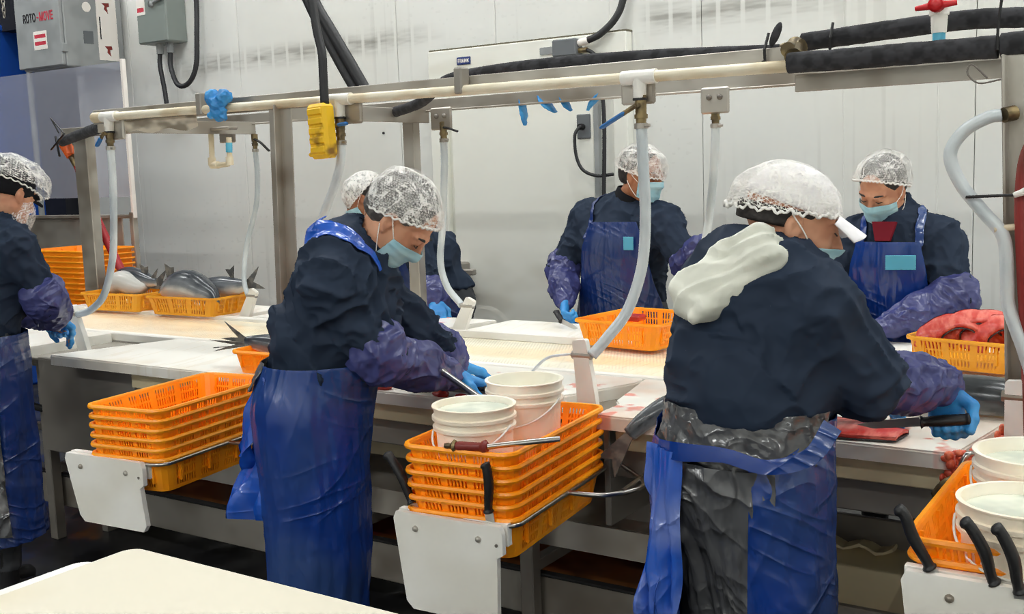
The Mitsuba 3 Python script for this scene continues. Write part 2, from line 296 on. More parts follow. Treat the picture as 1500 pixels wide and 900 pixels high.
# clamp gear low on the wall
k = thing('wall_clamp', 'dark metal clamp fixture on the white wall behind the bending worker', 'clamp')
put('arm', cat([rbx(-3.95, -3.72, 5.18, 5.22, .985, 1.02, .006), rbx(-3.98, -3.86, 5.2, 5.4, .9, 1.05, .01)]), 'm_steeldark', parent=k)
put('jaw', cat([rbx(-3.95, -3.8, 5.15, 5.2, .885, .92, .006), rod((-3.9, 5.2, .88), (-3.9, 5.2, 1.08), .012), rod((-3.83, 5.2, .9), (-3.83, 5.2, 1.05), .012)]), 'm_steeldark', parent=k)
# clear screen with its steel post, chain and rail behind
k = thing('clear_screen', 'cloudy clear plastic screen in a light frame at the far left', 'screen')
scene['m_screen'] = {'type': 'blendbsdf', 'weight': .42, 'a': {'type': 'thindielectric', 'int_ior': 1.4}, 'b': {'type': 'twosided', 'bsdf': {'type': 'diffuse', 'reflectance': {'type': 'rgb', 'value': srgb(186, 190, 208)}}}}
put('pane', trimesh.Trimesh([[-8.4, 4.62, 1.5], [-6.03, 4.62, 1.5], [-6.03, 4.62, 2.37], [-8.4, 4.62, 2.37]], [[0, 1, 2], [0, 2, 3]], process=False), 'm_screen', parent=k)
put('edge', rbx(-6.04, -6.015, 4.605, 4.635, 1.36, 2.385, .003), 'm_label', parent=k)
put('rail', rbx(-7.4, -6.03, 4.6, 4.64, 1.36, 1.385, .004), 'm_steel', parent=k)
put('lower_panel', rbx(-7.4, -6.16, 4.62, 4.63, 1.0, 1.36, .003), 'm_steel', parent=k)
put('post', rbx(-6.06, -6.02, 4.6, 4.64, 0, 1.4, .005), 'm_steel', parent=k)
put('bolt_plate', rbx(-6.5, -6.35, 4.6, 4.615, 1.15, 1.22, .003), 'm_steel', parent=k)
k = thing('hanging_chain', 'light metal chain hanging in the dark doorway', 'chain')
for i in range(45):
    z = 4.27 - i * .032
    a = np.linspace(0, 2 * np.pi, 17)
    ring = np.stack([.012 * np.cos(a), 0 * a, .024 * np.sin(a)], 1)
    if i % 2: ring = ring[:, [1, 0, 2]]
    put('link', tube(ring + V(-7.72, 4.9, z), .0045, 6, False), 'm_steel', True, k)
one('tall_rail', rod((-7.62, 5.0, 0), (-7.62, 5.0, 2.84), .022), 'm_grey', 'slim grey pipe standing upright beside the hanging chain', 'pipe', smooth=True)
k = thing('blue_bin', 'tall bright blue container in the dark doorway at the left edge', 'container')
put('body', rbx(-8.9, -8.02, 4.95, 5.35, 0.0, 2.8, .02), 'm_blue', parent=k)
put('rim', rbx(-8.92, -8.0, 4.93, 5.37, 2.78, 2.83, .01), 'm_blue', parent=k)
# ------------------------------------------------------------------ the long table
TZ = .9
k = thing('processing_table', 'long stainless fish processing table with cream front panels and steel legs', 'table')
for a, b in ((-3.62, -2.7), (-2.66, -1.78), (-1.46, -.5)):
    put('front_panel', rbx(a, b, 2.7, 2.72, .79, .862, .003), 'm_cream', parent=k)
    put('under_beam', rbx(a - .04, b + .04, 2.76, 2.8, .69, .8, .004), 'm_steeldark', parent=k)
put('side_panel', rbx(-4.3, -3.66, 2.74, 2.76, .45, .86, .003), 'm_steeldark', parent=k)
put('side_panel', rbx(-1.62, -1.08, 3.0, 3.02, .46, .862, .003), 'm_steeldark', parent=k)
put('side_panel', mv(rbx(-.01, .01, 2.72, 3.16, .62, .85, .003), (-1.755, 0, 0)), 'm_steeldark', parent=k)
put('side_panel', mv(rbx(-.01, .01, 2.72, 3.16, .55, .86, .003), (-1.5, 0, 0)), 'm_steeldark', parent=k)
put('channel', cat([rbx(-5.6, .9, 3.16, 3.19, .72, .86, .004), rbx(-5.6, .9, 3.8, 3.83, .72, .86, .004), rbx(-5.6, .9, 3.16, 3.83, .7, .72, .004)]), 'm_steeldark', parent=k)
put('ledge', rbx(-5.6, .9, 2.74, 3.17, .846, .858, .003), 'm_steel', parent=k)
put('ledge', rbx(-5.6, .9, 3.82, 4.2, .846, .858, .003), 'm_steel', parent=k)
for x in (-5.3, -4.42, -2.66, -1.86, -.5, .7):
    put('leg', rbx(x - .025, x + .025, 2.82, 2.87, 0, .85, .004), 'm_steeldark', parent=k)
    put('leg', rbx(x - .025, x + .025, 4.1, 4.15, 0, .85, .004), 'm_steeldark', parent=k)
    put('cross_bar', rbx(x - .02, x + .02, 2.87, 4.1, .3, .34, .004), 'm_steeldark', parent=k)
put('rail', rod((-4.5, 2.78, .63), (-3.55, 2.78, .56), .016), 'm_black', parent=k)
# white strips along the belt
for y in (3.2, 3.79): put('belt_rail', rbx(-5.6, .9, y - .022, y + .022, .86, .902, .005), 'm_white', parent=k)
put('belt_curb', rbx(-3.1, -1.95, 3.755, 3.768, .885, .915, .002), 'm_white', parent=k)
# drain tray under the table
k = thing('drain_tray', 'long steel drain tray of brown water under the table', 'tray')
mat('m_traywet', mikit.proc(lambda p, n, uv: MX(srgb(150, 94, 50), srgb(84, 32, 26), SS(.4, .62, FB(p.x * 2.4 + 3, p.y * 5, p.z)))), .12, spec=.6)
mat('m_traydirt', mikit.proc(lambda p, n, uv: MX(srgb(166, 158, 150), srgb(96, 34, 28), SS(.42, .5, FB(p.x * 1.6 + 1.2, 2, p.z * 2.5)))), .4, .3)
put('front_lip', rbx(-4.6, -1.27, 2.88, 2.9, .14, .285, .004), 'm_steel', parent=k)
put('lip_edge', rbx(-4.6, -1.27, 2.87, 2.905, .283, .293, .003), 'm_black', parent=k)
put('tray_floor', bx(-4.6, -1.27, 2.9, 3.5, .14, .16), 'm_steeldark', parent=k)
put('tray_water', bx(-4.6, -1.27, 2.905, 3.49, .16, .2), 'm_traywet', parent=k)
put('back_wall', rbx(-4.6, -1.27, 3.49, 3.52, .14, .5, .004), 'm_traydirt', parent=k)
put('drain_pipe', cat([rod((-1.37, 2.88, .2), (-1.37, 2.78, .19), .03), rod((-1.37, 2.79, .19), (-1.37, 2.77, .19), .038)]), 'm_steel', True, k)
for x in (-4.3, -3, -1.7): put('foot', rbx(x - .02, x + .02, 3.0, 3.4, 0, .14, .003), 'm_steeldark', parent=k)
k = thing('splash_chute', 'sloping grey steel chute plate under the table above the tray', 'chute')
def slab(x0, x1, y0, z0, y1, z1, th=.008):
    return sheet(np.array([[(x, y0, z0), (x, y1, z1)] for x in (x0, x1)]), th)
put('front_face', slab(-4.1, -1.3, 2.93, .37, 2.95, .455), 'm_steel', parent=k)
put('slope', slab(-4.1, -1.3, 2.95, .455, 3.45, .62), 'm_steel', parent=k)
put('upper_face', slab(-3.5, -1.75, 3.05, .55, 3.06, .66), 'm_cream', parent=k)
for x in (-3.2, -2.2, -1.85): put('hanger', rod((x, 3.06, .58), (x, 3.06, .71), .01), 'm_steel', parent=k)
k = thing('catch_tray', 'shallow tan catch tray under the right cutting board', 'tray')
put('back_wall', rbx(-1.25, .6, 3.32, 3.34, .38, .49, .003), 'm_steeldark', parent=k)
put('tray_floor', slab(-1.25, .6, 2.98, .335, 3.33, .40), 'm_cream', parent=k)
put('front_lip', rbx(-1.25, .6, 2.95, 2.975, .25, .345, .003), 'm_steel', parent=k)
for x in (-1.1, -.3, .5): put('bracket', rbx(x - .015, x + .015, 3.0, 3.3, .2, .36, .003), 'm_steeldark', parent=k)
one('paper_scrap', rough(sheet(np.array([[(x, y, .415 + .01 * math.sin(x * 60)) for y in (3.24, 3.27, 3.3)] for x in np.linspace(-1.02, -.82, 9)]), .01), .006, 30), 'm_cream', 'torn pale scrap lying on the tan catch tray', 'scrap')
# belt
def belt_col(p, n, uv):
    rid = dr.abs(N(p.x * 70 + p.y * 30, p.y * 6, 1) - .5)
    c = MX(srgb(232, 226, 206), srgb(226, 208, 174), SS(.4, .65, FB(p.x * 1.3 + 2, p.y * 4, 0)))
    return MX(c, srgb(168, 160, 140), .28 * SS(.55, .95, dr.abs(dr.sin((p.x * 1.0 + p.y * .5) * 230))) * SS(.42, .62, FB(p.x * 2.2, p.y * 4, 4)) + .12 * SS(.3, .5, rid))
mat('m_belt', mikit.proc(belt_col), .22, spec=.6)
k = thing('conveyor_belt', 'wet white conveyor belt running down the middle of the table', 'conveyor belt')
bm = [bx(x, x + .0485, 3.222, 3.768, .862, .884) for x in np.arange(-5.6, .88, .05)]
for m in bm: put('slat', m, 'm_belt', parent=k)
# cutting boards
def board(poly, label, mat_='m_board', z0=.858, z1=.9):
    p = Polygon(poly).buffer(-.012).buffer(.012, quad_segs=4)
    a = extr(p, z1 - z0 - .006, (0, 0, z0)); b = extr(p.buffer(-.003), .006, (0, 0, z1 - .0065))
    return one('cutting_board', cat([a, b]), mat_, label, 'cutting board', 'cutting boards on the table')
board([(-5.6, 2.66), (-4.36, 2.66), (-4.36, 3.17), (-5.6, 3.17)], 'white cutting board at the far left worker')
board([(-4.08, 2.65), (-2.72, 2.65), (-2.72, 3.17), (-3.9, 3.17)], 'long empty white cutting board left of the woman with raised arms')
labels['cutting_board_001']['label'] = 'long empty white cutting board behind the left orange crate stack'
board([(-2.69, 2.65), (-1.80, 2.65), (-1.70, 2.86), (-1.60, 3.1), (-1.60, 3.17), (-2.69, 3.17)], 'white cutting board with fish scraps under the hands of the worker in the middle', 'm_bloodboard')
board([(-1.50, 2.65), (-.53, 2.65), (-.46, 3.17), (-1.60, 3.17), (-1.53, 2.84), (-1.50, 2.80)], 'white cutting board with a red fillet before the worker in the white cap', 'm_bloodboard')
board([(-5.6, 3.83), (-4.24, 3.83), (-4.24, 4.2), (-5.6, 4.2)], 'white rear board under the two crates of grey fish')
board([(-4.15, 3.83), (-2.96, 3.83), (-2.86, 4.17), (-4.15, 4.17)], 'white rear board with red scraps at the foot of the slim steel post', 'm_bloodboard')
board([(-2.83, 3.82), (-1.35, 3.82), (-1.35, 4.2), (-2.80, 4.2)], 'white rear board before the man with the knife')
board([(-1.3, 3.82), (.85, 3.82), (.85, 4.2), (-1.3, 4.2)], 'white rear board under the crate of red fillets')
# stanchions that hold the water hoses
def holder(top, bot, label, facing=1):
    k = thing('hose_holder', label, 'hose holder', 'white hose holders on the table')
    t, b = V(*top), V(*bot); u = (t - b) / np.linalg.norm(t - b); L = np.linalg.norm(t - b)
    s = V(1, 0, 0); s = s - u * (s @ u); s /= np.linalg.norm(s)
    pr_ = Polygon([(-.034, -.03), (.034, -.03), (.034, L * .3), (.026, L), (-.02, L), (-.028, L * .3)]).buffer(-.008).buffer(.008, quad_segs=3)
    n = np.cross(s, u)
    put('bar', extr(pr_, .022, b - n * .011, s, u), 'm_white', parent=k)
    put('bolt', mv(trimesh.creation.cylinder(.009, .012, sections=8), b + u * .03 - n * .014, rx=90), 'm_steel', parent=k)
    c = b + u * (L * .8)
    put('nozzle', rod(c - V(facing * .03, 0, 0), c + V(facing * .035, 0, .0), .013), 'm_steel', parent=k)
    return c
H1 = holder((-4.305, 2.93, 1.06), (-4.24, 2.93, .875), 'white plastic hose holder beside the far left worker', 1)
H2 = holder((-1.628, 2.8, 1.085), (-1.60, 2.8, .85), 'tall white hose holder in the gap behind the bucket crate', 1)
H3 = holder((-4.14, 3.86, 1.035), (-4.225, 3.86, .88), 'white hose holder right of the crates of grey fish', -1)
H4 = holder((-2.79, 3.86, 1.04), (-2.87, 3.86, .875), 'tilted white hose holder near the slim steel post', -1)
H5 = holder((-.425, 2.78, 1.06), (-.412, 2.78, .86), 'white hose holder at the right steel post', 1)
# water that runs from them
mat('m_stream', srgb(225, 230, 232), .1, spec=.6)
for a, b, lab in (((H2 - V(.04, 0, 0)), (-1.93, 2.95, .905), 'thin stream of water arcing from the tall white hose holder'), ((H4 + V(.05, 0, 0)), (-2.62, 3.95, .905), 'splash of water falling from the tilted white hose holder'), ((H3 + V(.05, 0, 0)), (-3.98, 3.93, .905), 'trickle of water from the hose holder right of the grey fish')):
    b = V(*b); m = (a + b) / 2 + V(0, 0, .03)
    pts = bez([a, m, b], 24)
    one('water_stream', tube(pts, np.linspace(.004, .0055, len(pts)) if 'thin' in lab else np.linspace(.006, .009, len(pts)), 8), 'm_stream' if 'thin' in lab else 'm_glass', lab, 'water', smooth=True)
# ------------------------------------------------------------------ overhead frame
k = thing('overhead_gantry', 'stained stainless steel gantry standing over the table with two beams', 'frame')
put('front_beam', cat([rbx(-4.08, -1.0, 2.955, 2.963, 1.845, 1.905, .002), rbx(-4.08, -1.0, 2.955, 3.01, 1.897, 1.905, .002), rbx(-1.02, -.42, 2.955, 2.963, 1.78, 1.826, .002), rbx(-1.02, -.42, 2.955, 3.01, 1.82, 1.828, .002)]), 'm_steel', parent=k)
put('rear_beam', cat([rbx(-5.62, -.42, 3.85, 3.858, 1.857, 1.912, .002), rbx(-5.62, -.42, 3.85, 3.91, 1.905, 1.912, .002), rbx(-5.62, -.42, 3.835, 3.858, 1.857, 1.865, .002)]), 'm_steel', parent=k)
for x in (-4.06, -2.98, -.47): put('cross_beam', cat([rbx(x - .005, x + .005, 2.96, 3.86, 1.81, 1.87, .002), rbx(x - .03, x + .005, 2.96, 3.86, 1.862, 1.87, .002)]), 'm_steel', parent=k)
def angle_post(x, y, z0, z1, w, d, dx=0):
    a = cat([rbx(-w / 2, w / 2, -.003, .003, z0, z1, .002), rbx(-.003, .003, -d, .0, z0, z1, .002)])
    a.vertices[:, 0] += dx * (1.85 - a.vertices[:, 2]); return mv(a, (x, y, 0))
put('post', angle_post(-2.95, 2.935, .86, 1.86, .115, .035, -.03), 'm_steel', parent=k)
put('post', rbx(-3.13, -3.07, 3.86, 3.91, .86, 1.905, .003), 'm_steel', parent=k)
put('post', rbx(-5.53, -5.41, 3.86, 3.92, .86, 1.905, .004), 'm_steel', parent=k)
po = cat([rbx(-.478, -.30, 2.85, 2.856, 0, 1.826, .002), rbx(-.478, -.47, 2.81, 2.856, 0, 1.826, .002)]); po.vertices[:, 0] += .035 * (1.88 - po.vertices[:, 2]) / 1.0 * .9
put('post', po, 'm_steel', parent=k)
put('foot', rbx(-3.15, -3.05, 3.84, 3.91, .9, .906, .002), 'm_steel', parent=k)
for x in (-3.92, -2.62, -1.49): put('hose_plate', rbx(x - .055, x + .055, 2.938, 2.955, 1.775, 1.87, .006), 'm_steel', parent=k)
for x in (-4.225, -2.885, -1.622):
    p = put('hose_plate', rbx(x - .056, x + .056, 3.82, 3.835, 1.775, 1.872, .006), 'm_steel', parent=k)
    for dx in (-.02, .022): put('bolt', mv(trimesh.creation.icosphere(1, .011), (x + dx, 3.818, 1.835)), 'm_steeldark', True, p)
for x in (-3.36, -2.12): put('clamp', rbx(x - .016, x + .016, 2.905, 2.955, 1.845, 1.93, .005), 'm_steeldark', parent=k)
put('wire', tube(bez([(-.48, 2.84, 1.77), (-.53, 2.84, 1.765), (-.555, 2.84, 1.79), (-.545, 2.84, 1.81), (-.51, 2.84, 1.775)], 24), .0022, 6), 'm_steeldark', parent=k)
mat('m_grimeband', mikit.proc(lambda p, n, uv: MX(srgb(206, 196, 178), srgb(138, 128, 112), SS(.4, .7, FB(p.x * 9, 1, p.z * 20)))), .6)
k2 = one('film_strip', sheet(np.array([[(x, 2.95, 1.80 + .008 * math.sin(x * 31) + .5 * (z - 1.8)), (x, 2.944, 1.85)] for x in np.linspace(-3.86, -3.42, 14) for z in (1.8,)]), .003), 'm_grimeband', 'crumpled dirty film stuck along the front beam near its left end', 'film')
# white water pipe
k = thing('water_pipe', 'cream white plastic water pipe along the front beam', 'pipe')
PY, PZ = 2.925, 1.868
zp = lambda x: 1.871 - .0075 * (x + 4)
put('pipe', tube([(x, PY, zp(x)) for x in np.linspace(-3.98, -1.0, 12)], .0165, 18), 'm_pvc', True, k)
for x in (-3.935, -2.65, -1.475):
    t = put('tee', cat([rod((x - .055, PY, zp(x)), (x + .055, PY, zp(x)), .0215, n=20), rod((x, PY, zp(x)), (x, PY, zp(x) - .06), .0215, .019, n=20)]), 'm_white', 40, k)
    put('collar', rod((x, PY, zp(x) - .06), (x, PY, zp(x) - .067), .021), 'm_black', 40, t)
put('end_cap', rod((-4.03, PY, zp(-4)), (-3.975, PY, zp(-4)), .022, n=20), 'm_pvc', 40, k)
put('coupling', rod((-3.29, PY, zp(-3.3)), (-3.25, PY, zp(-3.3)), .0195, n=20), 'm_pvc', 40, k)
def hose(pts, label, valve=None, r=.0155, drop=None, m='m_hose', clamp=True, n=60):
    k = thing('water_hose', label, 'hose', 'hoses hanging from the frame')
    p0 = V(*pts[0])
    put('tube', tube(bez(pts, n), r, 14), m, True, k)
    if clamp:
        put('clamp', cat([rod(p0 + V(0, 0, .004), p0 - V(0, 0, .012), r + .004), rod(p0 + V(r, -.01, -.004), p0 + V(r + .016, -.01, -.004), .005)]), 'm_steel', 40, k)
        put('fitting', cat([rod(p0 + V(0, 0, .04), p0, r, r - .002), rod(p0 + V(0, 0, .03), p0 + V(0, 0, .018), r + .003)]), 'm_brass', 40, k)
    if valve: valve(k, p0)
    return k
def bluevalve(dx, dz, L=.085):
    def f(k, p):
        put('valve_body', cat([rod(p + V(0, 0, .04), p + V(0, 0, .085), .017), rod(p + V(0, 0, .055), p + V(0, -.03, .055), .008), rod(p + V(0, -.03, .055), p + V(dx * .35, -.03, .055 + dz * .35), .007)]), 'm_brass', 40, k)
        a, b = p + V(dx * .3, -.03, .055 + dz * .3), p + V(dx, -.03, .055 + dz)
        put('valve_handle', tube([a, a * .9 + b * .1, b * .9 + a * .1, b], [.008, .011, .011, .007], 10, flat=.6), 'm_bluevalve', True, k)
    return f
def blackvalve(dx, dz):
    def f(k, p):
        put('valve_body', rod(p + V(0, 0, .04), p + V(0, 0, .075), .016), 'm_brass', 40, k)
        put('valve_handle', tube(bez([p + V(.01, -.01, .05), p + V(dx * .5, -.015, .05 + dz * .3), p + V(dx, -.015, .05 + dz)], 12), .008, 8, flat=.6), 'm_black', True, k)
    return f
hose([(-3.937, 2.925, 1.745), (-3.94, 2.925, 1.6), (-3.957, 2.925, 1.42), (-3.985, 2.925, 1.27), (-4.06, 2.925, 1.12), (-4.16, 2.925, 1.05), H1 + V(.03, 0, 0)], 'white water hose at the left end of the pipe, in front of the red hose', bluevalve(-.05, -.05, .05))
hose([(-2.652, 2.925, 1.715), (-2.66, 2.925, 1.64), (-2.7, 2.925, 1.55), (-2.77, 2.93, 1.44), (-2.86, 2.95, 1.3), (-2.88, 2.93, 1.12), (-2.8, 2.86, 1.0), (-2.73, 2.84, .93)], 'white water hose going down behind the yellow pendant control', bluevalve(.06, .005, .06))
hose([(-1.472, 2.925, 1.715), (-1.468, 2.925, 1.6), (-1.464, 2.925, 1.45), (-1.475, 2.92, 1.3), (-1.505, 2.88, 1.17), (-1.55, 2.83, 1.09), H2 + V(.035, 0, 0)], 'white hose before the standing man, below the blue lever valve', bluevalve(-.12, -.06), r=.017)
hose([(-2.878, 3.83, 1.735), (-2.89, 3.84, 1.6), (-2.935, 3.87, 1.36), (-2.955, 3.87, 1.2), (-2.925, 3.87, 1.09), (-2.86, 3.87, 1.02), H4 - V(.035, 0, 0)], 'white water hose right of the slim steel post, before the bending worker', blackvalve(.085, -.02))
hose([(-1.622, 3.83, 1.735), (-1.63, 3.84, 1.65), (-1.655, 3.87, 1.5), (-1.69, 3.88, 1.3), (-1.75, 3.88, 1.1), (-1.74, 3.88, .95)], 'white water hose coming down right of the standing man, behind the pale hood')
hose([(-4.047, 3.84, 1.735), (-4.055, 3.85, 1.6), (-4.1, 3.87, 1.45), (-4.19, 3.88, 1.27), (-4.225, 3.88, 1.13), (-4.215, 3.87, 1.05), H3 - V(.03, 0, 0)], 'thin pale water hose hanging down to the crates of grey fish', blackvalve(.11, -.06), r=.0125)
hose([(-.472, 2.80, 1.685), (-.50, 2.79, 1.68), (-.55, 2.78, 1.65), (-.577, 2.77, 1.595), (-.55, 2.77, 1.525), (-.50, 2.77, 1.46), (-.455, 2.77, 1.40), (-.445, 2.77, 1.3), (-.44, 2.77, 1.235), (-.405, 2.76, 1.14), (-.385, 2.76, 1.07), H5 + V(.03, 0, 0)], 'clear water hose curling out from the right steel post', clamp=False, r=.0155, n=110)
k = 'water_hose_006'
put('fitting', rod((-.465, 2.80, 1.685), (-.445, 2.82, 1.69), .018), 'm_brass', 40, k)
put('hose_tie', rod((-.475, 2.76, 1.42), (-.43, 2.78, 1.425), .008), 'm_pvc', True, k)
put('hose_tie', tube([(-.535, 2.745, 1.497), (-.44, 2.745, 1.50), (-.40, 2.78, 1.50)], .0035, 8), 'm_black', True, k)
# foam covered pipes at the right
LOW = [(-1.01, 2.88, 1.853), (-.98, 2.88, 1.853), (-.86, 2.88, 1.851), (-.7, 2.88, 1.851), (-.56, 2.88, 1.851), (-.495, 2.88, 1.85)]
UPP = [(-1.02, 3.02, 1.918), (-.96, 3.02, 1.921), (-.87, 3.02, 1.925), (-.74, 3.02, 1.931), (-.6, 3.02, 1.936), (-.48, 3.02, 1.93), (-.2, 3.02, 1.91), (.4, 3.02, 1.88)]
def foam(pts, label, r=.036, n=60, ends=True, name='insulated_pipe'):
    k = thing(name, label, 'pipe', 'foam covered black pipes')
    m = tube(bez(pts, n), r, 18); m = rough(m, .0018, 40, 3); put('foam', m, 'm_foam', True, k)
    return k
k = foam([(-3.1, 3.7, 1.845), (-2.75, 3.5, 1.87), (-2.5, 3.3, 1.905), (-2.3, 3.15, 1.922), (-1.9, 3.03, 1.924), (-1.5, 3.0, 1.916), (-1.06, 2.98, 1.893)], 'long black foam covered pipe running over the frame from its middle to the valve', .0215)
put('zip_tie', cat([tube([(-1.10, 2.945, 1.86), (-1.10, 2.94, 1.90), (-1.095, 2.96, 1.945)], .004, 6), rod((-1.10, 2.94, 1.845), (-1.10, 2.935, 1.87), .006)]), 'm_black', parent=k)
put('elbow', cat([rod((-1.06, 2.98, 1.895), (-1.0, 2.96, 1.9), .022), rod((-1.03, 2.97, 1.9), (-1.02, 2.9, 1.89), .02), rod((-1.005, 2.9, 1.87), (-1.03, 2.99, 1.91), .024)]), 'm_brass', 40, k)
put('foam_flap', mv(trimesh.creation.icosphere(2, 1).apply_scale((.012, .01, .035)), (-1.075, 2.96, 1.94), ry=25), 'm_foam', True, k)
k = foam(LOW, 'lower black foam covered pipe right of the brass elbow', .0275)
k = foam([(-.487, 2.88, 1.851), (-.43, 2.88, 1.852), (-.2, 2.88, 1.855), (.4, 2.88, 1.86)], 'short black foam covered pipe piece at the right edge beyond the tie', .031)
put('zip_tie', tube([(-.491, 2.845, 1.84), (-.49, 2.845, 1.90), (-.482, 2.845, 1.965)], .0035, 6), 'm_black', parent=k)
k = foam(UPP, 'upper black foam covered pipe passing behind the red handled valve', .025)
put('zip_tie', cat([tube([(-.935, 2.99, 1.885), (-.932, 2.985, 1.92), (-.93, 3.0, 1.96)], .004, 6)]), 'm_black', parent=k)
k = thing('ball_valve', 'white plastic ball valve with a red T handle above the lower foam pipe', 'valve')
put('body', cat([rod((-.635, 2.9, 1.897), (-.635, 2.9, 1.95), .018, .021), rod((-.635, 2.9, 1.94), (-.635, 2.9, 2.0), .024)]), 'm_white', 40, k)
put('stub', rod((-.635, 2.9, 1.868), (-.635, 2.9, 1.905), .015), 'm_tape', 40, k)
put('handle', cat([tube([(-.685, 2.872, 1.958), (-.65, 2.867, 1.96), (-.62, 2.867, 1.961), (-.588, 2.872, 1.963)], [.006, .009, .009, .006], 10), mv(trimesh.creation.cylinder(.018, .035, sections=16), (-.635, 2.872, 1.962), rx=90)]), 'm_red', True, k)
# left end of the frame: black foam pipe, orange valve, red hose
k = thing('red_hose', 'red hose slanting down from an orange valve at the left end of the frame', 'hose')
put('tube', tube(bez([(-5.6, 3.93, 1.70), (-5.55, 3.95, 1.5), (-5.46, 3.98, 1.27), (-5.36, 4.0, 1.07), (-5.32, 4.0, 1.0)], 30), .024, 14), 'm_redhose', True, k)
put('connector', cat([rod((-5.66, 3.92, 1.82), (-5.645, 3.92, 1.77), .032), rod((-5.645, 3.92, 1.78), (-5.6, 3.93, 1.7), .026)]), 'm_brass', 40, k)
put('valve', cat([rod((-5.665, 3.9, 1.83), (-5.63, 3.92, 1.76), .035), rod((-5.61, 3.88, 1.83), (-5.6, 3.88, 1.77), .02)]), 'm_orangevalve', 40, k)
k = foam([(-5.42, 3.72, 1.83), (-5.2, 3.61, 1.835), (-4.8, 3.4, 1.84), (-4.22, 3.1, 1.845)], 'black foam covered pipe with loose ties at the far left end of the frame', .026)
put('zip_tie', cat([tube([(-5.3, 3.62, 1.87), (-5.33, 3.6, 1.95), (-5.15, 3.55, 1.86)], .004, 6), tube([(-5.45, 3.7, 1.86), (-5.4, 3.68, 1.75)], .006, 6), tube([(-5.5, 3.7, 1.79), (-5.2, 3.58, 1.86)], .005, 6)]), 'm_black', parent=k)
# small U shaped drain pipe under the beam
k = thing('u_pipe', 'cream U shaped plastic pipe with blue tape under the left part of the beam', 'pipe')
put('pipe', tube(bez([(-4.085, 3.6, 1.83), (-4.088, 3.6, 1.72), (-4.09, 3.6, 1.685), (-4.08, 3.6, 1.668), (-4.06, 3.6, 1.664), (-4.0, 3.6, 1.664), (-3.98, 3.6, 1.668), (-3.97, 3.6, 1.685), (-3.968, 3.6, 1.72), (-3.965, 3.6, 1.79)], 60), .013, 12), 'm_pvc', True, k)
put('elbow', cat([rod((-4.091, 3.6, 1.70), (-4.091, 3.6, 1.662), .019), rod((-4.095, 3.6, 1.665), (-4.05, 3.6, 1.664), .018)]), 'm_pvc', 40, k); put('elbow', rod((-3.97, 3.6, 1.70), (-3.969, 3.6, 1.66), .018), 'm_pvc', 40, k)
put('tape', rod((-3.969, 3.6, 1.72), (-3.966, 3.6, 1.765), .0155), 'm_tape', True, k)
put('end_plate', rbx(-4.12, -3.93, 3.57, 3.63, 1.825, 1.84, .004), 'm_steel', parent=k)
# right end: rusty red hose with a white rag
k = thing('rusty_hose', 'thick rusty red hose looping down the right steel post', 'hose')
put('tube', tube(bez([(-.29, 2.80, 1.66), (-.345, 2.79, 1.655), (-.395, 2.78, 1.6), (-.408, 2.78, 1.5), (-.402, 2.78, 1.35), (-.388, 2.78, 1.15), (-.375, 2.78, .9), (-.36, 2.79, .6), (-.34, 2.79, .1)], 70), .027, 16), 'm_rusthose', True, k)
put('rag', rough(tube(bez([(-.43, 2.74, 1.50), (-.40, 2.74, 1.515), (-.385, 2.745, 1.545), (-.36, 2.75, 1.56)], 16), [.006, .014, .016, .016] + [.016] * 9 if False else np.linspace(.006, .02, len(bez([(0, 0, 0), (1, 0, 0), (2, 0, 0), (3, 0, 0)], 16))), 10), .004, 50), 'm_white', True, k)
# yellow pendant control and the cables it hangs on
k = thing('pendant_control', 'dirty yellow pendant control box hanging on a black cable', 'pendant control')
yb = rbx(-.045, .045, -.03, .03, -.095, .095, .012)
M = lambda m: mv(mv(m, ry=-3), (-2.687, 2.87, 1.752))
put('body', M(yb), 'm_yellow', parent=k)
for i in range(5): put('button_row', M(rbx(-.034, .034, -.036, -.028, .055 - i * .033, .079 - i * .033, .004)), 'm_yellow', parent=k)
put('lug', M(rbx(-.06, -.03, -.02, .02, -.085, -.07, .005)), 'm_yellow', parent=k)
put('cable', tube(bez([(-2.668, 2.87, 1.845), (-2.668, 2.87, 1.95), (-2.67, 2.872, 2.02), (-2.70, 2.885, 2.1), (-2.733, 2.9, 2.22), (-2.79, 2.9, 2.5), (-2.95, 2.9, 3.3), (-3.0, 2.9, 4.3)], 60), .0155, 12), 'm_cable', True, k)
for i, o in enumerate((0, .045)):
    one('overhead_cable', tube(bez([(-2.80 + o, 3.2, 1.90), (-2.88 + o, 3.2, 2.02), (-2.96 + o * .8, 3.2, 2.15), (-3.03 + o * .6, 3.2, 2.27), (-3.13 + o * .5, 3.2, 2.5), (-3.3, 3.2 + o, 3.2), (-3.4, 3.2 + o, 4.3)], 60), .022, 14), 'm_cable', ['thick black cable slanting down to the frame behind the pendant cable, left one of two', 'thick black cable slanting down to the frame, right one of two'][i], 'cable', 'thick black cables from the ceiling', True)
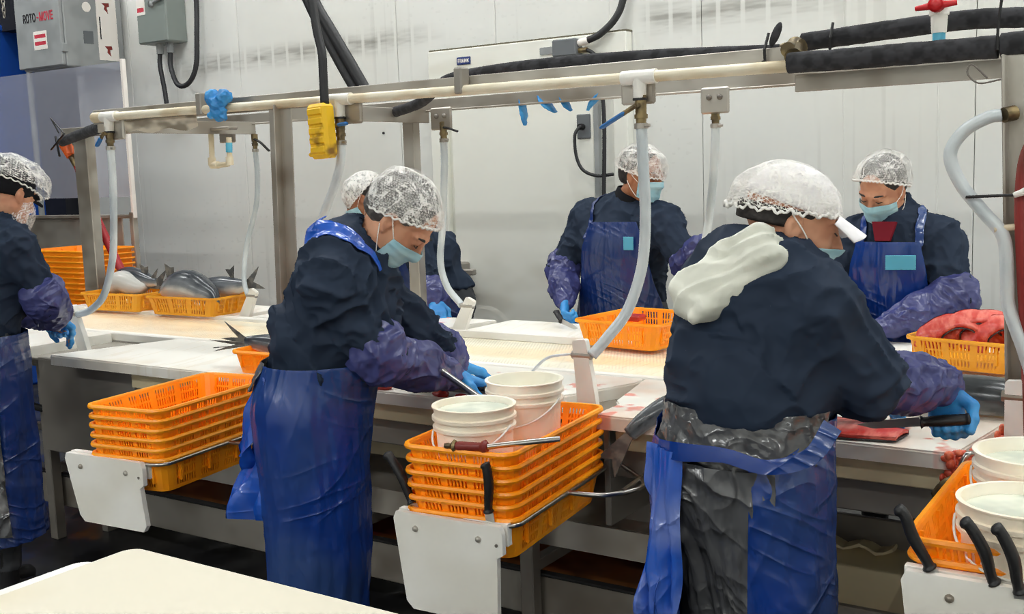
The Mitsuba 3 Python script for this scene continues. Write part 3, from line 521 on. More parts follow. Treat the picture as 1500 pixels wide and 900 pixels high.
# ------------------------------------------------------------------ crates
def loop(a, b, r, nc=3):
    """rounded rectangle (half sizes a, b): list of nodes as (kind, data)"""
    return a, b, r
def crate_parts(W, L, Hh, slots=True, r=.035, taper=.88, th=.003):
    a1, b1 = W / 2, L / 2; a0, b0 = a1 * taper, b1 * (taper + .04)
    nodes = []      # (sx, sy of corner or side param)
    def side(length, ng, ns):
        if not slots: return [0.0, 1.0], [1]
        t, s = [0.0], []
        gw = 1.0 / ng
        for g in range(ng):
            lo, hi = g * gw + gw * .13, (g + 1) * gw - gw * .13
            e = np.linspace(lo, hi, 2 * ns)
            s.append(1); t.append(e[0])
            for i in range(len(e) - 1):
                s.append(0 if i % 2 == 0 else 1); t.append(e[i + 1])
        s.append(1); t.append(1.0)
        return t, s
    us, sol = [], []
    q = math.pi / 2
    tl, sl = side(L, 4, 8); tw, sw = side(W, 3, 6)
    for i in range(4):
        t, s = (tw, sw) if i % 2 == 0 else (tl, sl)
        for j, x in enumerate(t[:-1] if True else t): us.append((i, 's', x)); sol.append(s[j])
        us.append((i, 's', 1.0)); sol.append(1)
        for c in (1 / 3, 2 / 3): us.append((i, 'c', c)); sol.append(1)
    def P(u, v, off):
        a, b = a0 + (a1 - a0) * v - off, b0 + (b1 - b0) * v - off; rr = r - off * .5
        i, kd, x = u
        C = [(a - rr, -b + rr), (a - rr, b - rr), (-a + rr, b - rr), (-a + rr, -b + rr)]     # corner centres after side 0 (near), 1, 2, 3
        S = [((-a + rr, -b), (a - rr, -b)), ((a, -b + rr), (a, b - rr)), ((a - rr, b), (-a + rr, b)), ((-a, b - rr), (-a, -b + rr))]
        if kd == 's':
            p, e = np.array(S[i][0]), np.array(S[i][1]); xy = p + (e - p) * x
        else:
            an = -q + i * q + x * q; xy = np.array(C[i]) + rr * np.array([math.cos(an), math.sin(an)])
        return (xy[0], xy[1], -Hh * (1 - v))
    vv = [0, .10, .32, .38, .58, .64, .89, 1.0] if slots else [0, 1.0]
    nu, nv = len(us), len(vv)
    vo = np.array([[P(u, v, 0) for v in vv] for u in us]); vi = np.array([[P(u, v, th) for v in vv] for u in us])
    solid = np.ones((nu, nv - 1), bool)
    if slots:
        for j in (1, 3, 5): solid[:, j] = np.array(sol, bool)
    vs = np.vstack([vo.reshape(-1, 3), vi.reshape(-1, 3)]); Nn = nu * nv; ix = lambda i, j, s: (i % nu) * nv + j + s * Nn
    f = []
    def quad(a, b, c, d): f.extend([(a, b, c), (a, c, d)])
    for i in range(nu):
        for j in range(nv - 1):
            if not solid[i, j]: continue
            quad(ix(i, j, 0), ix(i + 1, j, 0), ix(i + 1, j + 1, 0), ix(i, j + 1, 0))
            quad(ix(i, j, 1), ix(i, j + 1, 1), ix(i + 1, j + 1, 1), ix(i + 1, j, 1))
            if not solid[(i - 1) % nu, j]: quad(ix(i, j, 0), ix(i, j + 1, 0), ix(i, j + 1, 1), ix(i, j, 1))
            if not solid[(i + 1) % nu, j]: quad(ix(i + 1, j, 1), ix(i + 1, j + 1, 1), ix(i + 1, j + 1, 0), ix(i + 1, j, 0))
            if j + 1 < nv - 1 and not solid[i, j + 1]: quad(ix(i, j + 1, 1), ix(i, j + 1, 0), ix(i + 1, j + 1, 0), ix(i + 1, j + 1, 1))
            if j > 0 and not solid[i, j - 1]: quad(ix(i, j, 0), ix(i, j, 1), ix(i + 1, j, 1), ix(i + 1, j, 0))
    base = extr(rrect(2 * a0 - .002, 2 * b0 - .002, r), .004, (0, 0, -Hh - .002))
    walls = trimesh.Trimesh(vs, f, process=False)
    # ribs up the outside
    ribs = []
    for sx in (-.33, .33):
        ribs.append(bx(W * sx - .003, W * sx + .003, -b1 * .985 - .002, -b1 * .95, -Hh * .75, -.012)); ribs.append(bx(W * sx - .003, W * sx + .003, b1 * .95, b1 * .985 + .002, -Hh * .75, -.012))
    for sy in (-.36, -.12, .12, .36):
        ribs.append(bx(-a1 * .975 - .002, -a1 * .93, L * sy - .003, L * sy + .003, -Hh * .75, -.012)); ribs.append(bx(a1 * .93, a1 * .975 + .002, L * sy - .003, L * sy + .003, -Hh * .75, -.012))
    ring = np.array(rrect(W + .006, L + .006, r + .003, 5).exterior.coords)[:-1]
    prof = [(-.006, -.009), (.006, -.009), (.008, -.003), (.005, .003), (-.004, .003), (-.007, -.003)]
    nr = np.roll(ring, -1, 0) - np.roll(ring, 1, 0); nr = np.stack([nr[:, 1], -nr[:, 0]], 1); nr /= np.linalg.norm(nr, axis=1, keepdims=True)
    if nr[0] @ ring[0] < 0: nr = -nr
    k, n = len(prof), len(ring)
    rv = np.array([[(*(ring[i] + nr[i] * px), pz) for px, pz in prof] for i in range(n)]).reshape(-1, 3)
    rf = []
    for i in range(n):
        for j in range(k):
            a, b, c, d = i * k + j, ((i + 1) % n) * k + j, ((i + 1) % n) * k + (j + 1) % k, i * k + (j + 1) % k
            rf += [(a, b, c), (a, c, d)]
    rim = trimesh.Trimesh(rv, rf, process=False); rim.fix_normals()
    return {'basket': cat([walls, base] + ribs), 'rim': rim}
CR = {}
def crate(x, y, z, yaw, W, L, Hh, label, group, m='m_orange', slots=True):
    """z is the height of the rim"""
    key = (W, L, Hh, m, slots)
    if key not in CR: CR[key] = {p: mikit.ply(q, m, 30 if p == 'rim' else False) for p, q in crate_parts(W, L, Hh, slots).items()}
    k = thing('fish_crate', label, 'crate', group)
    for p, d in CR[key].items(): put(p, {**d, 'to_world': T().translate([x, y, z]).rotate([0, 0, 1], yaw)}, m, parent=k)
    return k
def stack(x, y, z, yaw, W, L, Hh, n, dz, names, group, m='m_orange', slots=True):
    for i in range(n): crate(x, y, z - i * dz, yaw + (.6 if i % 2 else -.4), W, L, Hh, names[i], group, m, slots)
ordi = ['topmost', 'second from the top', 'third from the top', 'fourth from the top', 'fifth from the top', 'sixth from the top']
stack(-2.83, 2.31, .92, 8, .294, .545, .105, 6, .030, [f'orange crate, {o} of the stack left of the middle worker' for o in ordi], 'crates stacked left of the middle worker')
stack(-1.605, 2.375, .92, 6, .305, .57, .105, 6, .0325, [f'orange crate, {o} of the stack that carries two white buckets' for o in ordi], 'crates stacked right of the middle worker')
stack(-.315, 2.31, .90, 1, .345, .58, .12, 2, .035, ['orange crate with two white buckets at the lower right corner, upper of two', 'orange crate at the lower right corner, lower of two'], 'crates at the lower right corner')
# racks: a steel ring on an arm, and a white knife board in front
def rack(x, y, z, yaw, W, L, bw, bh, label, by, lean=0, arms=True, bx0=None):
    k = thing('crate_rack', label, 'rack', 'steel crate racks with white knife boards')
    A = math.radians(yaw)
    ring = np.array(rrect(W, L, .04, 6).exterior.coords)
    P = np.array([(x + u * math.cos(A) - v * math.sin(A), y + u * math.sin(A) + v * math.cos(A), z) for u, v in ring])
    put('ring', tube(np.vstack([P, P[1:2]]), .006, 8, False), 'm_chrome', True, k)
    if arms:
        e = np.array([math.cos(A), math.sin(A), 0]); f = np.array([-math.sin(A), math.cos(A), 0]); c = V(x, y, z)
        a = c + e * W / 2 + f * L * .02
        put('arm', cat([tube(bez([a, a + e * .1 + f * .03 - V(0, 0, .004), a + e * .16 + f * .14, c + e * (W / 2 + .03) + f * (L * .5 + .02)], 24), .007, 8), rod(a + e * .13 + f * .06, a + e * .13 + f * .3, .007), rod(a + e * .13 + f * .3, a + e * .13 + f * .3 - V(0, 0, .1), .006)]), 'm_chrome', True, k)
        put('support', cat([rod(c + f * L * .5, V(x, 2.72, z), .008), rod(V(x, 2.72, z), V(x, 2.76, .86 if z > .5 else z), .008)]), 'm_chrome', True, k)
    bx_ = x if bx0 is None else bx0
    p = Polygon([(-bw / 2, -.018), (-bw / 2 + .008, 0), (bw / 2 - .008, 0), (bw / 2, -.018), (bw / 2 + .0, -.07), (bw / 2 - .016, -.08), (bw / 2 - .02 + lean, -bh + .02), (bw / 2 - .035 + lean, -bh), (-bw / 2 + .05 + lean, -bh), (-bw / 2 + .03 + lean, -bh + .02)])
    ux, uy = (math.cos(A * .5), math.sin(A * .5), 0), (0, 0, 1)
    nrm = np.cross(ux, uy)
    b = put('knife_board', extr(p, .016, V(bx_, by, z + .008), ux, uy), 'm_white', parent=k)
    put('top_block', extr(Polygon([(-bw / 2, -.055), (bw / 2, -.055), (bw / 2, 0), (-bw / 2, 0)]), .02, V(bx_, by, z + .008) - nrm * .03, ux, uy), 'm_white', parent=b)
    for u in (-.29, .29): put('bolt', mv(trimesh.creation.icosphere(1, .0085), V(bx_, by, z - .03) + V(*ux) * bw * u + nrm * .016), 'm_steel', True, b)
    put('bolt', mv(trimesh.creation.cylinder(.004, .004, sections=10), V(bx_, by, z - .038) + V(*ux) * bw * .45 + nrm * .017, rx=90), 'm_steeldark', parent=b)
    return k
rack(-2.83, 2.31, .757, 8, .315, .565, .345, .215, 'steel rack with a white board under the left crate stack', 2.025, .02, bx0=-2.865)
rack(-1.605, 2.375, .745, 6, .325, .59, .32, .25, 'steel rack with a white knife board holding two black knives', 2.072, 0, bx0=-1.588)
rack(-.315, 2.33, .845, 1, .345, .56, .40, .3, 'steel rack with a white knife board holding three black knives', 1.985, 0, bx0=-.283)
# rear crates
crate(-1.95, 3.86, 1.0, -8, .385, .40, .098, 'orange crate at the right hand of the standing man', 'crates on the rear boards')
crate(-.70, 3.86, .998, -12, .36, .33, .096, 'orange crate filled with red fish fillets', 'crates on the rear boards', 'm_yellowcrate')
crate(-4.56, 3.86, .995, 3, .50, .28, .093, 'yellow orange crate of grey fish next to the thin hose', 'crates on the rear boards', 'm_yellowcrate')
crate(-5.13, 3.85, .995, 5, .46, .27, .093, 'yellow orange crate of grey fish, the one farther left', 'crates on the rear boards', 'm_yellowcrate')
crate(-2.89, 2.84, .98, 4, .27, .30, .078, 'orange crate with a fish tail sticking out, behind the left crate stack', 'crates on the front boards')
words = ['topmost', 'second', 'third', 'fourth', 'fifth', 'sixth', 'seventh', 'eighth', 'ninth', 'tenth', 'eleventh', 'twelfth', 'thirteenth', 'fourteenth']
for i in range(14): crate(-6.17, 4.3, 1.185 - i * .033, 0, .56, .4, .1, f'orange crate in the tall stack behind the left frame post, {words[i]} from the top' if i else 'orange crate on top of the tall stack behind the left frame post', 'crates in the tall stack far left', 'm_orangefar', False)
k = thing('stack_stand', 'low grey stand under the tall crate stack far left', 'stand')
put('top', rbx(-6.45, -5.9, 4.1, 4.5, .62, .655, .005), 'm_steel', parent=k)
for x in (-6.4, -5.95):
    for y in (4.14, 4.46): put('leg', rbx(x - .02, x + .02, y - .02, y + .02, 0, .62, .003), 'm_steel', parent=k)
# ------------------------------------------------------------------ buckets
def bucket(x, y, z, r, Hh, label, wz=.06):
    k = thing('white_bucket', label, 'bucket', 'white plastic buckets of water')
    r0 = r * .9
    prof = [(0, 0), (r0 - .006, 0), (r0, .006), (r - .006, Hh - .062), (r + .002, Hh - .06), (r + .003, Hh - .052), (r - .004, Hh - .05), (r - .003, Hh - .036), (r + .004, Hh - .034), (r + .004, Hh - .026), (r - .002, Hh - .024), (r, Hh - .004), (r + .004, Hh - .003), (r + .004, Hh), (r - .005, Hh), (r - .006, Hh - .01), (r0 - .004, .006), (0, .006)]
    put('body', mv(lathe(prof, 56), (x, y, z)), 'm_bucket', 35, k)
    put('water', mv(trimesh.creation.cylinder(r - .008, .004, sections=48), (x, y, z + Hh - wz)), 'm_water', parent=k)
    a = np.linspace(0, np.pi, 24)
    put('handle', tube(np.stack([x + (r + .006) * np.cos(a), y - (r + .006) * np.sin(a) * .98, z + Hh - .045 - .07 * np.sin(a)], 1), .0028, 7), 'm_white', True, k)
    return k
mat('m_water', mikit.proc(lambda p, n, uv: MX(srgb(214, 218, 204), srgb(186, 194, 182), SS(.35, .7, FB(p.x * 14, p.y * 14, 1)))), .08, spec=.6, bump=lambda p, n, uv: FB(p.x * 40, p.y * 40, 3), bscale=.002)
bucket(-1.60, 2.21, .825, .104, .185, 'nearer of two white buckets in the middle crate stack', .018)
bucket(-1.605, 2.455, .825, .104, .205, 'farther of two white buckets in the middle crate stack, with a steel rod in it', .04)
bucket(-.315, 2.36, .80, .118, .20, 'farther of two white buckets in the lower right crate', .03)
bucket(-.30, 2.115, .79, .115, .18, 'nearer of two white buckets in the lower right crate', .025)
# knives standing in the boards, honing steels
def knife_handle(a, b, r=.0125, bend=(0, 0, 0), hook=0.):
    a, b = V(*a), V(*b); m = a * .5 + b * .5 + V(*bend)
    pts = bez([a + V(-hook, 0, -hook * .55), a * .85 + b * .15, m, b * .85 + a * .15, b], 30); t = np.linspace(0, 1, len(pts))
    rr = np.interp(t, [0, .04, .1, .2, .5, .78, .9, .96, 1], [.55, 1.05, 1.25, 1.05, 1.15, .95, 1.0, 1.35, 1.2]) * r
    return tube(pts, rr, 12, flat=.72)
def knife(a, b, label, blade_to, bend=(0, 0, 0), group='black handled knives in the knife boards'):
    k = thing('knife', label, 'knife', group)
    put('handle', knife_handle(a, b, .0135, bend, .008), 'm_handle', True, k)
    b, c = V(*b), V(*blade_to); u = c - b; L = np.linalg.norm(u); s = np.cross(u / L, V(0, 1, 0)); s = V(1, 0, 0) - u / L * ((u / L) @ V(1, 0, 0)) if np.linalg.norm(s) < .1 else s
    put('blade', extr([(0, -.012), (L * .8, -.012), (L, .008), (L * .5, .014), (0, .014)], .0018, b, u, s), 'm_blade', parent=k)
    return k
knife((-1.775, 2.072, .896), (-1.712, 2.085, .768), 'black handled knife leaning left in the middle knife board', (-1.70, 2.125, .62), (.006, 0, 0))
knife((-1.472, 2.075, .907), (-1.478, 2.085, .779), 'black handled knife upright at the right of the middle knife board', (-1.483, 2.125, .62), (.004, 0, 0))
knife((-.486, 1.97, .972), (-.436, 1.985, .858), 'leftmost black handled knife of the right knife board', (-.42, 2.02, .72), (-.004, 0, 0))
knife((-.372, 1.965, .968), (-.327, 1.98, .852), 'second black handled knife of the right knife board', (-.31, 2.02, .72), (.006, 0, 0))
knife((-.318, 1.95, .97), (-.283, 1.965, .85), 'rightmost black handled knife of the right knife board', (-.27, 2.02, .72), (.006, 0, 0))
k = thing('honing_steel', 'grey steel rod leaning out of the farther middle bucket', 'honing steel')
put('rod', cat([rod((-1.915, 2.5, 1.015), (-1.62, 2.46, .89), .0095), rod((-1.925, 2.5, 1.02), (-1.912, 2.5, 1.014), .0115)]), 'm_chrome', 40, k)
k = thing('honing_steel', 'honing steel with a dark red handle lying on the middle crate rim', 'honing steel')
put('handle', mv(lathe([(0, 0), (.010, .002), (.012, .012), (.011, .07), (.016, .076), (.018, .082), (.012, .088), (0, .088)], 18), (-1.575, 2.09, .93), ry=88, rz=10), 'm_darkred', 40, k)
put('ferrule', mv(lathe([(0, -.03), (.006, -.028), (.008, -.02), (.006, -.012), (.01, -.008), (.016, -.002), (.013, .004), (0, .004)], 18), (-1.575, 2.09, .93), ry=88, rz=10), 'm_brass', 40, k)
put('rod', rod((-1.49, 2.105, .934), (-1.36, 2.23, .94), .007), 'm_chrome', True, k)
one('plastic_scraper', extr([(-.05, -.012), (.05, -.008), (.056, .004), (.05, .012), (-.05, .014)], .008, (-1.70, 2.35, .925), (.9, .4, .05), (-.4, .9, 0)), 'm_steel', 'flat grey blade lying across the left corner of the middle crate', 'scraper')
# foreground table
k = thing('foreground_table', 'white topped table in the near left corner', 'table')
put('lower_sheet', extr(rrect(1.7, 2.0, .03), .02, (-1.845 + .85, 1.235 - 1.0, .852)), 'm_white', parent=k)
put('top', extr(rrect(1.9, 1.7, .03), .025, (-1.75 + 1.9 / 2, 1.28 - .85, .875)), 'm_foretop', parent=k)
for x in (-1.65, .0):
    for y in (-.3, 1.1): put('leg', rbx(x - .03, x + .03, y - .03, y + .03, 0, .86, .003), 'm_steel', parent=k)
# ------------------------------------------------------------------ soft bodies from distance fields
class Vol:
    def __init__(s, lo, hi, h):
        s.lo, s.h = np.array(lo, np.float32), np.float32(h)
        s.n = np.ceil((np.array(hi) - s.lo) / h).astype(int) + 1
        s.D = np.full(s.n, .2, np.float32)
    def _box(s, lo, hi, m):
        a = np.clip(np.floor((np.array(lo) - m - s.lo) / s.h).astype(int), 0, s.n); b = np.clip(np.ceil((np.array(hi) + m - s.lo) / s.h).astype(int) + 1, 0, s.n)
        sl = tuple(slice(i, j) for i, j in zip(a, b))
        g = [s.lo[k] + s.h * np.arange(a[k], b[k], dtype=np.float32) for k in range(3)]
        return sl, (g[0][:, None, None], g[1][None, :, None], g[2][None, None, :])
    def _mix(s, sl, d, k, sub=False):
        c = s.D[sl]
        if c.size == 0: return
        if sub: d = -d; h = np.clip(.5 - .5 * (d - c) / -k if False else .5 + .5 * (d - c) / k, 0, 1); s.D[sl] = c + (d - c) * h + k * h * (1 - h)
        else: h = np.clip(.5 + .5 * (c - d) / k, 0, 1); s.D[sl] = c + (d - c) * h - k * h * (1 - h)
    def cone(s, a, b, r1, r2=None, k=.02, sub=False, flat=None, fs=1.0):
        r2 = r1 if r2 is None else r2; a, b = np.array(a, np.float32), np.array(b, np.float32); R = max(r1, r2)
        sl, (x, y, z) = s._box(np.minimum(a, b) - R, np.maximum(a, b) + R, k + .03)
        u = b - a; L = float(u @ u) + 1e-12
        t = np.clip(((x - a[0]) * u[0] + (y - a[1]) * u[1] + (z - a[2]) * u[2]) / L, 0, 1)
        qx, qy, qz = x - a[0] - t * u[0], y - a[1] - t * u[1], z - a[2] - t * u[2]
        q2 = qx * qx + qy * qy + qz * qz
        if flat is not None:
            f = np.array(flat, np.float32); f = f / np.linalg.norm(f); w = qx * f[0] + qy * f[1] + qz * f[2]; q2 = q2 + (fs * fs - 1) * w * w
        s._mix(sl, np.sqrt(q2) - (r1 + (r2 - r1) * t), k, sub)
    def ell(s, c, r, M=np.eye(3), k=.02, sub=False):
        """ellipsoid; rows of M are its axes"""
        c, r = np.array(c, np.float32), np.array(r, np.float32); M = np.array(M, np.float32); R = float(r.max())
        sl, (x, y, z) = s._box(c - R, c + R, k + .03)
        q = [(x - c[0]) * m[0] + (y - c[1]) * m[1] + (z - c[2]) * m[2] for m in M]
        k0 = np.sqrt(sum((a / b) ** 2 for a, b in zip(q, r))); k1 = np.sqrt(sum((a / b ** 2) ** 2 for a, b in zip(q, r))) + 1e-9
        s._mix(sl, k0 * (k0 - 1) / k1, k, sub)
    def cut(s, p, n, k=.004):
        """keep the side that n points away from"""
        p, n = np.array(p, np.float32), np.array(n, np.float32); n = n / np.linalg.norm(n)
        sl, (x, y, z) = s._box(s.lo, s.lo + s.h * s.n, 0)
        d = (x - p[0]) * n[0] + (y - p[1]) * n[1] + (z - p[2]) * n[2]
        s.D = np.maximum(s.D, d).astype(np.float32)
    def at(s, P):
        return ndimage.map_coordinates(s.D, ((np.asarray(P) - s.lo) / s.h).reshape(-1, 3).T, order=1, mode='nearest').reshape(np.shape(P)[:-1])
    def mesh(s, keep=True):
        """surface nets"""
        D = s.D; I = D < 0; n = D.shape
        c = [slice(0, -1), slice(1, None)]
        any_, all_ = np.zeros([k - 1 for k in n], bool), np.ones([k - 1 for k in n], bool)
        for o in np.ndindex(2, 2, 2):
            q = I[c[o[0]], c[o[1]], c[o[2]]]; any_ |= q; all_ &= q
        cell = any_ & ~all_; idx = -np.ones(cell.shape, np.int32); ci = np.argwhere(cell); idx[cell] = np.arange(len(ci))
        acc, cnt = np.zeros((len(ci), 3)), np.zeros(len(ci))
        cs = {o: D[ci[:, 0] + o[0], ci[:, 1] + o[1], ci[:, 2] + o[2]].astype(float) for o in np.ndindex(2, 2, 2)}
        for o in np.ndindex(2, 2, 2):
            for a in range(3):
                if o[a]: continue
                o2 = tuple(1 if k == a else o[k] for k in range(3)); d1, d2 = cs[o], cs[o2]
                m = (d1 < 0) != (d2 < 0); t = np.where(m, d1 / np.where(m, d1 - d2, 1), 0)
                p = np.zeros((len(ci), 3)); p[:] = o; p[:, a] = t; acc[m] += p[m]; cnt[m] += 1
        vs = s.lo + s.h * (ci + acc / cnt[:, None]); F = []
        for a in range(3):
            b, d = (a + 1) % 3, (a + 2) % 3
            s0 = [slice(None)] * 3; s1 = [slice(None)] * 3; s0[a] = slice(0, -1); s1[a] = slice(1, None)
            for ax in (b, d): s0[ax] = s1[ax] = slice(1, -1)
            A, B = I[tuple(s0)], I[tuple(s1)]
            for msk, flip in ((A & ~B, False), (~A & B, True)):
                e = np.argwhere(msk)
                if not len(e): continue
                e[:, b] += 1; e[:, d] += 1
                def g(db, dd):
                    q = e.copy(); q[:, b] -= db; q[:, d] -= dd; return idx[q[:, 0], q[:, 1], q[:, 2]]
                q = np.stack([g(1, 1), g(0, 1), g(0, 0), g(1, 0)], 1)
                if flip: q = q[:, ::-1]
                F += [q[:, [0, 1, 2]], q[:, [0, 2, 3]]]
        m = trimesh.Trimesh(vs, np.vstack(F), process=False)
        if keep:
            from scipy.sparse import coo_matrix
            from scipy.sparse.csgraph import connected_components
            E = m.faces[:, [0, 1, 1, 2]].reshape(-1, 2)
            _, lab = connected_components(coo_matrix((np.ones(len(E)), (E[:, 0], E[:, 1])), (len(vs), len(vs))), False)
            big = np.argmax(np.bincount(lab)); fm = lab[m.faces[:, 0]] == big
            m = trimesh.Trimesh(vs, m.faces[fm], process=False); m.remove_unreferenced_vertices()
        return m
def unit(a): a = np.array(a, float); return a / np.linalg.norm(a)
def smoothed(m, it=6):
    from scipy.sparse import coo_matrix, diags
    e = np.vstack([m.faces[:, [0, 1]], m.faces[:, [1, 2]], m.faces[:, [2, 0]]]); e = np.vstack([e, e[:, ::-1]]); n = len(m.vertices)
    W = coo_matrix((np.ones(len(e)), (e[:, 0], e[:, 1])), (n, n)).tocsr(); W = diags(1 / np.maximum(np.asarray(W.sum(1)).ravel(), 1)) @ W
    v = np.array(m.vertices)
    for _ in range(it):
        v = v + .5 * (W @ v - v); v = v - .52 * (W @ v - v)
    return trimesh.Trimesh(v, m.faces, process=False)
def creases(m, segs, amp, f=26., seed=0, w=.16):
    """cloth creases running round the limbs"""
    v, n = m.vertices.copy(), m.vertex_normals; out = np.zeros(len(v)); best = np.full(len(v), 9.)
    for i, (a, b) in enumerate(segs):
        a, b = V(*a), V(*b); u = b - a; L = np.linalg.norm(u); u = u / L
        t = (v - a) @ u; q = v - a - np.clip(t, 0, L)[:, None] * u; d = np.linalg.norm(q, axis=1); qd = q / (d[:, None] + 1e-9)
        wv = meshkit.noise(v * 6.0, seed + i) * 2.2
        h = 1 - np.abs(2 * meshkit.noise(np.stack([t * f + wv * 1.4, qd @ unit(np.cross(u, [.3, .2, .9])) * 1.6 + wv, qd @ unit(np.cross(u, [.9, .1, .2])) * 1.6], 1), seed + 7 * i) - 1)
        h2 = 1 - np.abs(2 * meshkit.noise(np.stack([t * f * 2.3 + 2 * wv, qd[:, 0] * 3, qd[:, 2] * 3 + wv], 1), seed + 50 + i) - 1)
        nearer = d < best; best = np.where(nearer, d, best)
        out = np.where(nearer, (h ** 3 + .35 * h2 ** 2 - .4), out)
    m.vertices = v + n * (out * amp)[:, None]; return m

# ------------------------------------------------------------------ materials of the people
mat('m_skin', vary(srgb(206, 152, 122), srgb(190, 132, 104), 22), .5, spec=.35)
mat('m_skin2', vary(srgb(176, 120, 88), srgb(158, 104, 76), 22), .5, spec=.35)
mat('m_hair', vary(srgb(30, 25, 24), srgb(48, 42, 40), 60), .6)
mat('m_greyhair', vary(srgb(66, 62, 60), srgb(100, 96, 92), 60), .6)
mat('m_net', srgb(232, 230, 226), .7)
mat('m_cap', vary(srgb(240, 238, 240), srgb(226, 224, 228), 20), .7)
mat('m_mask', vary(srgb(172, 208, 216), srgb(152, 196, 208), 20), .7)
mat('m_apron_light', mikit.proc(lambda p, n, uv: MX(srgb(28, 80, 176), srgb(96, 116, 182), SS(.4, .7, FB(p.x * 8, p.y * 8, p.z * 6)))), .2, spec=.7, bump=streaks(1), bscale=.004)
mat('m_jacket', mikit.proc(lambda p, n, uv: MX(srgb(27, 38, 56), srgb(38, 51, 70), FB(p.x * 12, p.y * 12, p.z * 12))), .75, spec=.25, bump=lambda p, n, uv: FB(p.x * 30, p.y * 30, p.z * 30), bscale=.004)
mat('m_black_cloth', srgb(20, 21, 26), .8, spec=.2)
mat('m_burgundy', srgb(112, 24, 38), .8, spec=.2)
mat('m_pants', vary(srgb(74, 76, 80), srgb(58, 60, 64), 12), .8, spec=.2)
mat('m_boot', srgb(30, 30, 33), .45)
mat('m_sleeve', mikit.proc(lambda p, n, uv: MX(srgb(50, 54, 104), srgb(72, 76, 128), FB(p.x * 16, p.y * 16, p.z * 16))), .3, spec=.55, bump=crinkle(15), bscale=.006)
mat('m_apron', mikit.proc(lambda p, n, uv: MX(srgb(10, 50, 126), srgb(40, 66, 118), SS(.38, .72, FB(p.x * 4.5, p.y * 4.5, p.z * 3)))), .22, spec=.7, bump=streaks(1), bscale=.004)
mat('m_apron_dark', mikit.proc(lambda p, n, uv: MX(srgb(18, 44, 102), srgb(46, 62, 106), SS(.4, .7, FB(p.x * 5, p.y * 5, p.z * 4)))), .24, spec=.65, bump=streaks(1), bscale=.004)
mat('m_film', mikit.proc(lambda p, n, uv: MX(srgb(78, 79, 82), srgb(140, 140, 140), SS(.6, .85, FB(p.x * 16, p.y * 16, p.z * 9)))), .18, spec=.8, bump=crinkle(14), bscale=.01)
mat('m_hood', vary(srgb(226, 227, 216), srgb(206, 207, 196), 10), .8, spec=.2, bump=lambda p, n, uv: FB(p.x * 40, p.y * 40, p.z * 40), bscale=.003)

def hand(vol, w, u, n, side, curl, scale=1., er=0., thumb=.5, spread=.1, k=.006):
    """palm and five fingers: w wrist, u towards the knuckles, n the palm's normal, side +1 when the thumb is at +s"""
    u = unit(u); n = unit(n - u * (np.array(n) @ u)); s = np.cross(u, n) * side; L = .095 * scale
    curl = np.broadcast_to(curl, 4)
    for i, (o, ln, r) in enumerate(((.028, .076, .0098), (.009, .084, .0102), (-.010, .078, .0098), (-.028, .062, .0088))):
        kn = w + u * L * (1 - .012 * i * i / 9) + s * o * scale; r = r * scale - er
        vol.cone(w + s * o * .55 * scale + u * .012, kn, .017 * scale - er, .0125 * scale - er, k=.012)
        d = unit(u + s * o * spread * 12); p = kn
        for j, fr in enumerate((.46, .30, .24)):
            a = curl[i] * (.85, 1.1, .8)[j]; ax = np.cross(d, n); ax = s * np.sign(ax @ s) if abs(ax @ s) > 1e-6 else s
            dn = d * math.cos(a) + n * math.sin(a); n2 = n * math.cos(a) - d * math.sin(a)
            q = p + unit(dn) * ln * fr * scale; vol.cone(p, q, r * (1 - .08 * j), r * (.92 - .1 * j), k=k); p, d = q, unit(dn)
            if j < 2: nn = unit(n2); n, n_save = nn, (n if j == 0 else n_save)
        n = n_save
    b = w + u * .030 * scale + s * .026 * scale; t1 = b + unit(s * .75 + u * .6 + n * (.35 + .4 * thumb)) * .040 * scale; t2 = t1 + unit(u * .8 + s * (.35 - .55 * thumb) + n * (.3 + .6 * thumb)) * .034 * scale; t3 = t2 + unit(u * .9 - s * .5 * thumb + n * (.2 + .5 * thumb)) * .026 * scale
    for a, c, r in ((b, t1, .0145), (t1, t2, .0115), (t2, t3, .0105)): vol.cone(a, c, r * scale - er, r * .93 * scale - er, k=.008)

